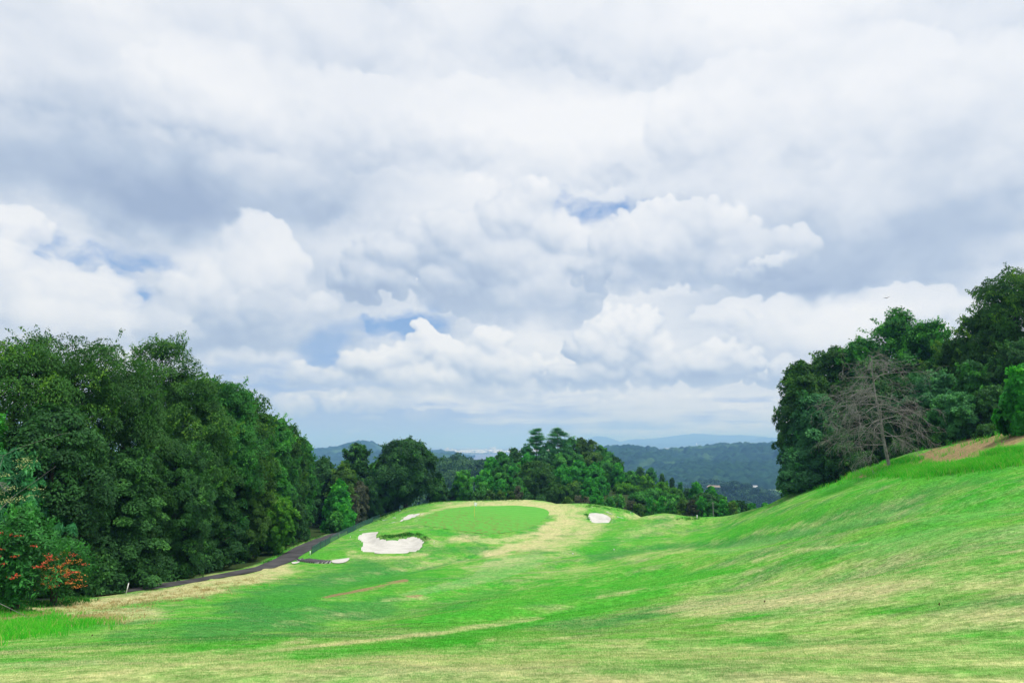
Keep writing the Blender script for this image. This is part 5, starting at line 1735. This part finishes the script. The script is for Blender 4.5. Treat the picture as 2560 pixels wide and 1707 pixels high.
def stems_shrub(px, base_py, top_py, half, label):
    x, y = hit(px, base_py)
    z = zat(x, y)
    h = unp(px, top_py, y)[2] - z
    rad = half / FPX * y
    rng = np.random.default_rng(77)
    t = thing('shrub', (x, y, z), label, 'shrub')
    paths = []
    tips = []
    for k in range(6):
        ph = rng.uniform(0, 2 * PI)
        tip = np.array([math.cos(ph) * rad * .6, math.sin(ph) * rad * .6, h * rng.uniform(.55, .9)])
        paths.append((np.stack([[0, 0, -.1], tip * np.array([.35, .35, .4]), tip]), np.array([.035, .028, .012])))
        tips.append(tip)
    pv, pf = tubes(paths, 6)
    mesh_np('stem', pv, pf, M_DEAD, t, smooth=True)
    P = np.concatenate([tp + rng.normal(0, 1, (130, 3)) * np.array([rad * .38, rad * .38, .16]) for tp in tips + [np.array([0, 0, h * .95])]])
    V, F = leaf_quads(P, rng.normal(0, 1, P.shape), rng.normal(0, .5, P.shape) + np.array([0, 0, 1.]), .2 * rng.uniform(.7, 1.3, len(P)), .1)
    mesh_np('foliage', V, F, L_LIME, t, fattr={'rnd': rng.uniform(.1, .9, len(P))})


stems_shrub(2408, 1098, 1040, 42, 'small shrub with several pale stems and yellow green tufts on the brown bank')


# ---- the dead tree: bare grey limbs drooping to the grass
def branchy(rng, p0, d0, ln, r0, depth, paths, droop, wig=.16, kids=(3, 6)):
    n = 7
    s = np.linspace(0, 1, n)
    dirs = np.cumsum(rng.normal(0, wig, (n, 3)), 0) * .5
    pts = [np.array(p0, float)]
    d = np.array(d0, float)
    for i in range(1, n):
        v = d + dirs[i] + np.array([0, 0, -droop * s[i] * 1.3])
        v /= np.linalg.norm(v)
        pts.append(pts[-1] + v * ln / (n - 1))
    pts = np.array(pts)
    rad = np.maximum(r0 * (1 - .8 * s), (.0075 if depth else .005))
    paths.append((pts, rad))
    if depth == 0:
        return
    for k in range(rng.integers(*kids)):
        i = int(rng.integers(1, n))
        dd = pts[min(i + 1, n - 1)] - pts[i - 1]
        dd /= np.linalg.norm(dd) + 1e-9
        nd = dd + rng.normal(0, .62, 3)
        nd /= np.linalg.norm(nd)
        branchy(rng, pts[i], nd, ln * rng.uniform(.38, .62), rad[i] * .58, depth - 1, paths, droop, wig, kids)


def dead_tree(px, base_py, top_py, half, label, seed):
    rng = np.random.default_rng(seed)
    x, y = hit(px, base_py)
    z = zat(x, y)
    h = unp(px, top_py, y)[2] - z
    rad = half / FPX * y
    t = thing('dead_tree', (x, y, z), label, 'dead tree')
    n = 8
    zz = np.linspace(-.3, h * .97, n)
    st = np.stack([np.cumsum(rng.normal(0, .11, n)) - .05, np.cumsum(rng.normal(0, .08, n)), zz], -1)
    pv, pf = tubes([(st, .13 * (1 - .8 * np.linspace(0, 1, n)) + .02)], 8)
    mesh_np('trunk', pv, pf, M_DEAD, t, smooth=True)
    for k in range(42):
        f = rng.uniform(.16, .98)
        zc = h * f
        c = np.array([np.interp(zc, zz, st[:, 0]), np.interp(zc, zz, st[:, 1]), zc])
        ph = rng.uniform(0, 2 * PI)
        ln = rad * rng.uniform(.75, 1.15) * (1.12 - .22 * f - .9 * max(0, f - .82)) * (1.0 if abs(math.sin(ph)) < .8 else .7)
        paths = []
        branchy(rng, c, (math.cos(ph), math.sin(ph), rng.uniform(-.12, .40)), ln, .042 * (1.2 - .6 * f), 3, paths, .50, .34, (4, 6))
        pv, pf = tubes(paths, 4)
        mesh_np('branch', pv, pf, M_DEAD, t)
    return t


dead_tree(2232, 1163, 880, 112, 'dead grey tree with drooping bare branches in front of the right wood', 8)

# ---- left foreground: flowering shrubs, a chestnut like tree, dead twigs
L_BERRY = leafmat('glossy_shrub_leaves', (0.018, 0.085, 0.018), (0.038, 0.20, 0.034), (0.09, 0.38, 0.06), .25, .5)
M_BLOOM_R = plain('red_blossom', (0.66, 0.065, 0.05), (0.75, 0.14, 0.065), 30, .6)
M_BLOOM_O = plain('orange_blossom', (0.66, 0.17, 0.045), (0.74, 0.33, 0.06), 30, .6)
M_CREAM = plain('cream_blossom', (0.30, 0.38, 0.13), (0.46, 0.46, 0.20), 30, .7)


def blossoms(t, name, centres, mat, rng, n, size, spread):
    P = np.concatenate([c + rng.normal(0, 1, (n, 3)) * np.array([spread, spread, spread * .35]) for c in centres])
    V, F = leaf_quads(P, rng.normal(0, 1, P.shape), rng.normal(0, 1, P.shape), size * rng.uniform(.6, 1.3, len(P)), size * .8)
    mesh_np(name, V, F, mat, t)


def shrub_stand(name, px, base_py, top_py, half, mat, label, seed, base=.25, nspray=170, leaf=.20, kind='round'):
    x, y = hit(px, base_py)
    z = zat(x, y)
    h = unp(px, top_py, y)[2] - z
    rad = half / FPX * y
    rng = np.random.default_rng(seed)
    t = thing(name, (x, y, z), label, 'shrub')
    V, F, tn = crown(rng, kind, h * base, h * .97, rad, nspray, 40, leaf, .28 * rad, .05, .5, 26, .34, .5, .34)
    mesh_np('foliage', V, F, mat, t, fattr={'rnd': tn})
    pv, pf = tubes([(np.array([[.1 * k - .2, 0, -.1], [rng.normal(0, .12 * rad), rng.normal(0, .1), h * .3], [rng.normal(0, .35 * rad), rng.normal(0, .3 * rad), h * .75]]), np.array([.07, .055, .02])) for k in range(4)], 7)
    mesh_np('stem', pv, pf, M_BARK, t, smooth=True)
    return t, h, rad, rng


def front_points(rng, n, h, rad, z0, z1, xlo=-1, xhi=1):
    u = rng.uniform(xlo, xhi, n)
    tz = rng.uniform(z0, z1, n)
    w = np.sqrt(np.clip(1 - (2 * tz - 1) ** 2, .1, 1))
    dep = -np.sqrt(np.clip(1 - u * u, 0.05, 1))
    return np.stack([u * rad * w, dep * rad * w * .95, tz * h], -1)


t, h, rad, rng = shrub_stand('flowering_shrub', 136, 1512, 1352, 76, L_BERRY, 'rounded shrub with orange and red blossom beside the dry bank', 31, .22)
blossoms(t, 'blossom', front_points(rng, 74, h, rad, .3, .9, -.5, 1.0), M_BLOOM_O, rng, 22, .06, .12)
blossoms(t, 'blossom', front_points(rng, 44, h, rad, .25, .85, -1, 1.0), M_BLOOM_R, rng, 22, .06, .11)
t, h, rad, rng = shrub_stand('flowering_shrub', 38, 1528, 1272, 82, L_BERRY, 'tall dark green shrub with a few red blossoms at the left edge', 32, .14, 260, .22)
blossoms(t, 'blossom', front_points(rng, 26, h, rad, .2, .8, -.8, 1), M_BLOOM_R, rng, 18, .085, .08)
tree('shrub', -10, 1475, 36.5, 34, 'shrub', L_BERRY, 'low dark shrub in the bottom left corner under the red flowered one', 'shrub', seed=33, trunk=False)
L_CHEST = leafmat('long_leaves', (0.020, 0.11, 0.04), (0.055, 0.28, 0.09), (0.16, 0.48, 0.17), .3, .4)
t = tree('chestnut_tree', 30, 1120, 39, 125, 'maple', L_CHEST, 'chestnut like tree with long leaves and cream flower heads at the left edge', 'tree', seed=34, dens=.45, leaf=.34, base=.42, asp=.24, droop=.8, spray=.13)
rngc = np.random.default_rng(35)
hh_ = unp(30, 1120, 39)[2] - t.location.z
cs_ = np.stack([rngc.uniform(-1.2, 2.4, 30), rngc.uniform(-2.7, -.9, 30), rngc.uniform(.56, .95, 30) * hh_], -1)
blossoms(t, 'blossom', cs_, M_CREAM, rngc, 40, .07, .24)
tree('broadleaf_tree', -30, 1005, 40, 46, 'round', L_BRIGHT, 'bright leaved tree cut off by the left edge, above the dead twigs', 'tree', seed=36, dens=.4)


def twig_tangle(px, py_base, py_top, half, label, seed):
    rng = np.random.default_rng(seed)
    x, y = hit(px, py_base)
    y -= 1.4
    z = zat(x, y)
    h = unp(px, py_top, y)[2] - z
    rad = half / FPX * y
    t = thing('dead_shrub', (x, y, z), label, 'dead shrub')
    for k in range(4):
        paths = []
        branchy(rng, (rng.normal(0, .15), rng.normal(0, .1), -.1), (rng.normal(0, .1), rng.normal(0, .1), 1), h * rng.uniform(.7, .95), .045, 1, paths, .10, .12, (2, 4))
        for _ in range(3):
            q = paths[0][0][-2]
            branchy(rng, q, rng.normal(0, 1, 3) * np.array([1, .6, .4]), rad * rng.uniform(1.0, 1.8), .018, 2, paths, .5, .35, (4, 7))
        pv, pf = tubes(paths, 4)
        mesh_np('branch', pv, pf, M_DEAD, t)


twig_tangle(-14, 1524, 1090, 24, 'tangle of dead grey twigs climbing at the left edge', 41)

# ------------------------------------------------------------------ things on the course
M_WHITE = plain('white_paint', (0.72, 0.72, 0.72), (0.82, 0.82, 0.82), 8, .5)
M_YELLOW = plain('yellow_paint', (0.75, 0.72, 0.10), (0.85, 0.80, 0.16), 8, .5)
M_FLAG = plain('flag_cloth', (0.85, 0.84, 0.85), (0.9, 0.89, 0.9), 8, .8)
M_POST = plain('weathered_post', (0.16, 0.16, 0.155), (0.30, 0.30, 0.29), 6, .8)
M_NET = plain('green_net', (0.045, 0.15, 0.125), (0.075, 0.21, 0.175), 6, .7)
M_TIMBER = plain('dark_sleeper', (0.055, 0.052, 0.060), (0.11, 0.105, 0.115), 5, .85, .4)
M_GRAVEL = plain('grey_gravel', (0.22, 0.22, 0.225), (0.36, 0.36, 0.365), 22, .9, .4)
M_SIGN = plain('dark_board', (0.018, 0.018, 0.022), (0.035, 0.035, 0.04), 5, .6)
M_STEEL = plain('galvanised_steel', (0.30, 0.31, 0.32), (0.42, 0.43, 0.44), 6, .5)
M_BIRD = plain('dark_plumage', (0.045, 0.038, 0.033), (0.09, 0.075, 0.06), 6, .8)


def ground_pt(px, py):
    x, y = hit(px, py)
    return x, y, float(height(np.array([x]), np.array([y]))[0])


# white boundary stakes
SG = 'white boundary stakes'
STAKES = [
    (314, 1487, 30, .05, 'white stake leaning to the right on the dry bank by the cart path', .16), (775, 1388, 11, .10, 'short thick white stake at the near end of the green net fence', 0),
    (847, 1340, 8, .06, 'small white stake beside the net fence, halfway along the path', 0), (1085, 1360, 9, .035, 'thin white stake just right of the front bunker', 0),
    (1743, 1298, 11, .09, 'tall white stake in the dip beside the mound, before the thicket', 0), (1000, 1279, 6, .06, 'tiny white stake below the big oak', 0),
    (922, 1309, 5, .06, 'tiny white stake at the far part of the net fence', 0), (1577, 1284, 5, .05, 'tiny white stake behind the right bunker, at the fence', 0),
    (1480, 1271, 5, .05, 'tiny white stake left above the right bunker', 0), (1237, 1246, 4, .05, 'tiny white stake in the rough at the back of the green', 0),
    (876, 1343, 3, .10, 'short white peg left of the front bunker', 0),
]
for px, py, hp, wd, lb, lean in STAKES:
    x, y, z = ground_pt(px, py)
    h = hp / FPX * y
    t = thing('boundary_stake', (x, y, z - .02), lb, 'stake', SG)
    t.rotation_euler = (0, lean, 0.3)
    V, F = boxes([((0, 0, h * .46), (wd, wd, h * .92), 0)])
    mesh_np('post', V, F, M_WHITE, t)
    w2 = wd / 2
    mesh_np('cap', [(-w2, -w2, h * .92), (w2, -w2, h * .92), (w2, w2, h * .92), (-w2, w2, h * .92), (0, 0, h)], [[0, 1, 4], [1, 2, 4], [2, 3, 4], [3, 0, 4], [3, 2, 1, 0]], M_WHITE, t)


def ball(px, py, dia, name, label, cat, group, mat):
    x, y, z = ground_pt(px, py)
    V, F = [], []
    n, m = 10, 7
    for i in range(m + 1):
        th = PI * i / m
        for j in range(n):
            V.append((math.sin(th) * math.cos(2 * PI * j / n) * dia / 2, math.sin(th) * math.sin(2 * PI * j / n) * dia / 2, math.cos(th) * dia / 2))
    for i in range(m):
        for j in range(n):
            F.append([i * n + j, (i + 1) * n + j, (i + 1) * n + (j + 1) % n, i * n + (j + 1) % n])
    t = thing(name, (x, y, z), label, cat, group)
    mesh_np('ball', np.array(V) + np.array([0, 0, dia * .5]), F, mat, t, smooth=True)
    pv, pf = tubes([(np.array([[0, 0, -.12], [0, 0, dia * .2]]), np.array([.02, .02]))], 6)
    mesh_np('spike', pv, pf, mat, t)


ball(1432, 1385, .15, 'distance_marker', 'white ball marker on the fairway, left of two below the mound', 'marker', 'white ball markers', M_WHITE)
ball(1535, 1375, .15, 'distance_marker', 'white ball marker on the fairway, right of two below the mound', 'marker', 'white ball markers', M_WHITE)


# the flag on the green
def flagstick():
    x, y, z = ground_pt(1186, 1292)
    h = 36 / FPX * y
    t = thing('golf_flag', (x, y, z), 'white flag on a yellow flagstick standing in the green', 'golf flag', rotz=.75)
    pv, pf = tubes([(np.array([[0, 0, -.1], [0, 0, h * .72]]), np.array([.036, .034]))], 8)
    mesh_np('pole', pv, pf, M_YELLOW, t, smooth=True)
    pv, pf = tubes([(np.array([[0, 0, h * .72], [0, 0, h]]), np.array([.034, .03]))], 8)
    mesh_np('pole', pv, pf, M_WHITE, t, smooth=True)
    nx, nz = 8, 6
    V = []
    for i in range(nx + 1):
        for j in range(nz + 1):
            u, v = i / nx, j / nz
            V.append((.02 + u * .55 * (1 - .25 * v), .07 * math.sin(u * 6 + v * 2) * u, h - .03 - v * .55 - u * .22 - .05 * u * math.sin(v * 5)))
    F = [[i * (nz + 1) + j, (i + 1) * (nz + 1) + j, (i + 1) * (nz + 1) + j + 1, i * (nz + 1) + j + 1] for i in range(nx) for j in range(nz)]
    mesh_np('flag', V, F, M_FLAG, t, smooth=True)
    a = np.linspace(0, 2 * PI, 16, endpoint=False)
    mesh_np('cup', [(math.cos(k) * .054, math.sin(k) * .054, .028) for k in a], [list(range(16))], M_SIGN, t)


flagstick()

# bunker rakes lying in the grass
RAKES = [(894, 926, 1326, 1322.5, 'rake with pale shaft lying in the grass above the front bunker'), (958, 971, 1301, 1299, 'rake lying left of the thin strip bunker'),
         (981, 993, 1293, 1297, 'rake lying askew above the thin strip bunker'), (1518, 1530, 1280, 1286, 'rake lying at the back of the right bunker'),
         (1544, 1558, 1292.5, 1295, 'rake lying on the dry knob right of the right bunker')]
for x0, x1, y0, y1, lb in RAKES:
    a = np.array(ground_pt(x0, y0)); c = np.array(ground_pt(x1, y1))
    dv = c - a
    ln = min(np.linalg.norm(dv), 2.0)
    mid = (a + c) / 2
    t = thing('bunker_rake', tuple(mid + np.array([0, 0, .04])), lb, 'rake', 'bunker rakes in the grass', math.atan2(dv[1], dv[0]))
    sl = math.atan2(dv[2], math.hypot(dv[0], dv[1]))
    pv, pf = tubes([(np.array([[-ln / 2, 0, -math.sin(sl) * ln / 2], [ln / 2, 0, math.sin(sl) * ln / 2]]), np.array([.03, .03]))], 7)
    mesh_np('handle', pv, pf, M_WHITE, t)
    V, F = boxes([((-ln / 2, 0, .0 - math.sin(sl) * ln / 2), (.07, .58, .06), 0)] + [((-ln / 2, -.25 + .1 * k, .06 - math.sin(sl) * ln / 2), (.02, .02, .08), 0) for k in range(6)])
    mesh_np('rake_head', V, F, M_WHITE, t)


# green net fence beside the path
def net_fence():
    pts = [(779, 1385), (800, 1372), (825, 1357), (846, 1345.5), (868, 1334), (890, 1324), (912, 1313), (932, 1304), (950, 1297)]
    G = [np.array(ground_pt(*p)) for p in pts]
    o = G[0]
    t = thing('net_fence', tuple(o), 'low green net fence on posts between the cart path and the green', 'fence')
    H = .85
    pos = []
    for a, c in zip(G[:-1], G[1:]):
        n = max(1, int(np.linalg.norm(c - a) / 3.2))
        for i in range(n):
            q = a + (c - a) * i / n
            q[2] = zat(q[0], q[1])
            pos.append(q - o)
    q = G[-1].copy(); pos.append(q - o)
    for p in pos:
        pv, pf = tubes([(np.array([p + [0, 0, -.2], p + [0, 0, H + .08]]), np.array([.032, .03]))], 6)
        mesh_np('post', pv, pf, M_TIMBER, t)
    rng = np.random.default_rng(4)
    for a, c in zip(pos[:-1], pos[1:]):
        L = np.linalg.norm((c - a)[:2])
        paths = []
        for zz in np.linspace(.04, H, 11):
            sag = .05 * (zz / H)
            paths.append((np.array([a + [0, 0, zz], (a + c) / 2 + [0, 0, zz - sag], c + [0, 0, zz]]), np.array([.011] * 3)))
        for s in np.linspace(0, 1, max(3, int(L / .11))):
            b0 = a + (c - a) * s
            paths.append((np.array([b0 + [0, 0, .04], b0 + [0, 0, H - .05 * 4 * s * (1 - s)]]), np.array([.010] * 2)))
        pv, pf = tubes(paths, 3)
        mesh_np('net', pv, pf, M_NET, t)


net_fence()


# wire fence half buried in the thicket on the right
def wire_fence():
    xs = [1478, 1510, 1545, 1580, 1615, 1650, 1685, 1715, 1745, 1775, 1805, 1835]
    pos = []
    for i, px in enumerate(xs):
        d = 130.5 - i * .75
        x = unp(px, 1270, d)[0]
        pos.append(np.array([x, d, zat(x, d)]))
    o = pos[0].copy()
    t = thing('wire_fence', tuple(o), 'grey wire fence overgrown by the thicket behind the right bunker', 'fence')
    H = 1.35
    for p in pos:
        p = p - o
        pv, pf = tubes([(np.array([p + [0, 0, -.2], p + [0, 0, H]]), np.array([.045, .04]))], 6)
        mesh_np('post', pv, pf, M_STEEL, t)
    for a, c in zip(pos[:-1], pos[1:]):
        a, c = a - o, c - o
        paths = [(np.array([a + [0, 0, z], c + [0, 0, z]]), np.array([.012, .012])) for z in np.linspace(.15, H - .05, 8)]
        L = np.linalg.norm(c - a)
        for s in np.linspace(0, 1, max(3, int(L / .3))):
            b0 = a + (c - a) * s
            paths.append((np.array([b0 + [0, 0, .1], b0 + [0, 0, H - .05]]), np.array([.009] * 2)))
        pv, pf = tubes(paths, 3)
        mesh_np('wire_mesh', pv, pf, M_STEEL, t)


wire_fence()


def pole(px, base_py, top_py, d, label):
    x, _, zt = unp(px, top_py, d)
    zb = unp(px, base_py, d)[2]
    zg = min(zat(x, d), zb)
    t = thing('utility_pole', (x, d, zg), label, 'pole')
    pv, pf = tubes([(np.array([[0, 0, -.3], [0, 0, zt - zg]]), np.array([.09, .07]))], 8)
    mesh_np('shaft', pv, pf, M_POST, t, smooth=True)
    V, F = boxes([((0, 0, zt - zg - .25), (.5, .06, .06), 0)])
    mesh_np('crossbar', V, F, M_POST, t)


pole(1782, 1296, 1254, 119, 'thin weathered pole rising from the thicket right of the tall stake')


# stepped timber crossing between path and fairway
def ramp():
    pts = [(742, 1401), (756, 1400), (771, 1402), (786, 1404), (801, 1405.5), (815, 1405.5), (827, 1405.5)]
    G = [np.array(ground_pt(*p)) for p in pts]
    o = G[0].copy()
    t = thing('stepped_ramp', tuple(o), 'dark timber stepped ramp from the cart path to the sand patch', 'steps')
    P = np.array(G) - o
    seg = np.linalg.norm(np.diff(P, axis=0), axis=1)
    cum = np.concatenate([[0], np.cumsum(seg)])

    def at(s):
        return np.array([np.interp(s, cum, P[:, k]) for k in range(3)])
    n = 13
    L = cum[-1]
    W = 1.5
    for k in range(n):
        s = (k + .5) / n * L
        c = at(s); dv = at(min(s + .1, L)) - at(max(s - .1, 0))
        rz = math.atan2(dv[1], dv[0])
        V, F = boxes([(tuple(c + [0, 0, .07]), (L / n * .42, W, .16), rz)])
        mesh_np('step', V, F, M_TIMBER, t)
    sp = []
    for k in range(24):
        s = (k + .5) / 24 * L
        c = at(s); dv = at(min(s + .1, L)) - at(max(s - .1, 0))
        sp.append((tuple(c + [0, 0, .0]), (L / 24 * 1.02, W * .92, .14), math.atan2(dv[1], dv[0])))
    V, F = boxes(sp)
    mesh_np('gravel_bed', V, F, M_GRAVEL, t)


ramp()


def sign_board():
    x, y, z = ground_pt(687, 1381)
    x -= .6
    y += .2
    z = zat(x, y)
    t = thing('notice_board', (x, y, z), 'small dark notice board on two legs at the wood side of the cart path', 'sign', rotz=.3)
    V, F = boxes([((0, 0, .42), (.62, .05, .30), 0)])
    mesh_np('board', V, F, M_SIGN, t)
    V, F = boxes([((0, -.03, .42), (.68, .03, .04), 0)])
    mesh_np('rail', V, F, M_TIMBER, t)
    for sx in (-.24, .24):
        V, F = boxes([((sx, .05, .12), (.05, .05, .44), 0)])
        mesh_np('leg', V, F, M_TIMBER, t)


sign_board()


def tee_sign(px, py, w, h, label):
    x, y, z = ground_pt(px, py)
    t = thing('marker_block', (x, y, z), label, 'marker')
    V, F = boxes([((0, 0, h * .6), (w, .12, h * .8), 0)])
    mesh_np('block', V, F, M_WHITE, t)
    V, F = boxes([((-w * .3, 0, h * .1), (.06, .08, h * .4), 0), ((w * .3, 0, h * .1), (.06, .08, h * .4), 0)])
    mesh_np('foot', V, F, M_POST, t)


tee_sign(1135, 1249, .38, .2, 'small white block behind the green near the big oak')


# a kite gliding over the right wood
def bird():
    x, y, z = unp(2216, 745, 150)
    t = thing('bird', (x, y, z), 'dark bird of prey gliding with spread wings above the right wood', 'bird', rotz=.5)
    s = 1.0
    V, F = [], []
    prof = [(-.32, .02, 0), (-.24, .07, .01), (0, .085, .01), (.2, .06, .01), (.3, .035, .0), (.36, .012, -.01)]
    n = 8
    for (xx, r, zz) in prof:
        for k in range(n):
            a = 2 * PI * k / n
            V.append((xx * s, r * math.cos(a) * s, zz + r * .8 * math.sin(a) * s))
    for i in range(len(prof) - 1):
        for k in range(n):
            F.append([i * n + k, i * n + (k + 1) % n, (i + 1) * n + (k + 1) % n, (i + 1) * n + k])
    mesh_np('body', V, F, M_BIRD, t, smooth=True)
    for sg in (-1, 1):
        W = [(.16, 0, .03), (.20, .30, .10), (.14, .62, .13), (-.02, .86, .10), (-.10, .80, .10), (-.12, .55, .10), (-.13, .28, .06), (-.12, 0, .02)]
        top = [(a, b_ * sg, c) for a, b_, c in W]
        bot = [(a, b_ * sg, c - .02) for a, b_, c in W]
        m = len(W)
        mesh_np('wing', top + bot, [list(range(m)), list(range(2 * m - 1, m - 1, -1))] + [[i, (i + 1) % m, (i + 1) % m + m, i + m] for i in range(m)], M_BIRD, t)
    mesh_np('tail', [(-.28, -.03, .0), (-.28, .03, .0), (-.58, .12, .01), (-.54, 0, .01), (-.58, -.12, .01), (-.28, -.03, -.015), (-.28, .03, -.015), (-.58, .12, -.005), (-.54, 0, -.005), (-.58, -.12, -.005)],
            [[0, 1, 2, 3, 4], [9, 8, 7, 6, 5], [0, 1, 6, 5], [1, 2, 7, 6], [2, 3, 8, 7], [3, 4, 9, 8], [4, 0, 5, 9]], M_BIRD, t)


bird()

# dry leaves blown onto the lawn
M_LEAF = plain('withered_leaf', (0.05, 0.025, 0.015), (0.14, 0.07, 0.03), 9, .8)
LEAVES = [(1912, 1508, 'dark curled leaf on the lawn, right of centre'), (2349, 1518, 'dark curled leaf on the dry grass at the right'), (660, 1468, 'brown leaf on the slope left of the bare streak'),
          (230, 1592, 'brown leaf at the foot of the left bank')]
for i, (px, py, lb) in enumerate(LEAVES):
    x, y, z = ground_pt(px, py)
    s = 2.2 / FPX * y
    t = mesh_np('withered_leaf', [(-s, 0, .02), (0, -s * .5, .01), (s, 0, .035), (0, s * .5, .05), (0, 0, .0)], [[0, 1, 4], [1, 2, 4], [2, 3, 4], [3, 0, 4]], M_LEAF, loc=(x, y, z + .02))
    tag(t, lb, 'leaf', 'withered leaves on the lawn')

# ------------------------------------------------------------------ the air
def build_haze():
    x0, x1, y0, y1, z0, z1 = -24000, 24000, -1500, 30000, VALLEY - 4, 310
    V, F = boxes([(((x0 + x1) / 2, (y0 + y1) / 2, (z0 + z1) / 2), (x1 - x0, y1 - y0, z1 - z0), 0)])
    m, b, out = new_mat('pale_air')
    v = b.new('ShaderNodeVolumePrincipled')
    v.inputs['Color'].default_value = (0.24, 0.45, 1.0, 1)
    v.inputs['Absorption Color'].default_value = (0.55, 0.6, 0.7, 1)
    v.inputs['Density'].default_value = 0.00020
    v.inputs['Anisotropy'].default_value = 0.2
    b.l.new(v.outputs[0], out.inputs['Volume'])
    o = mesh_np('haze', V, F, m)
    tag(o, kind='stuff')


build_haze()
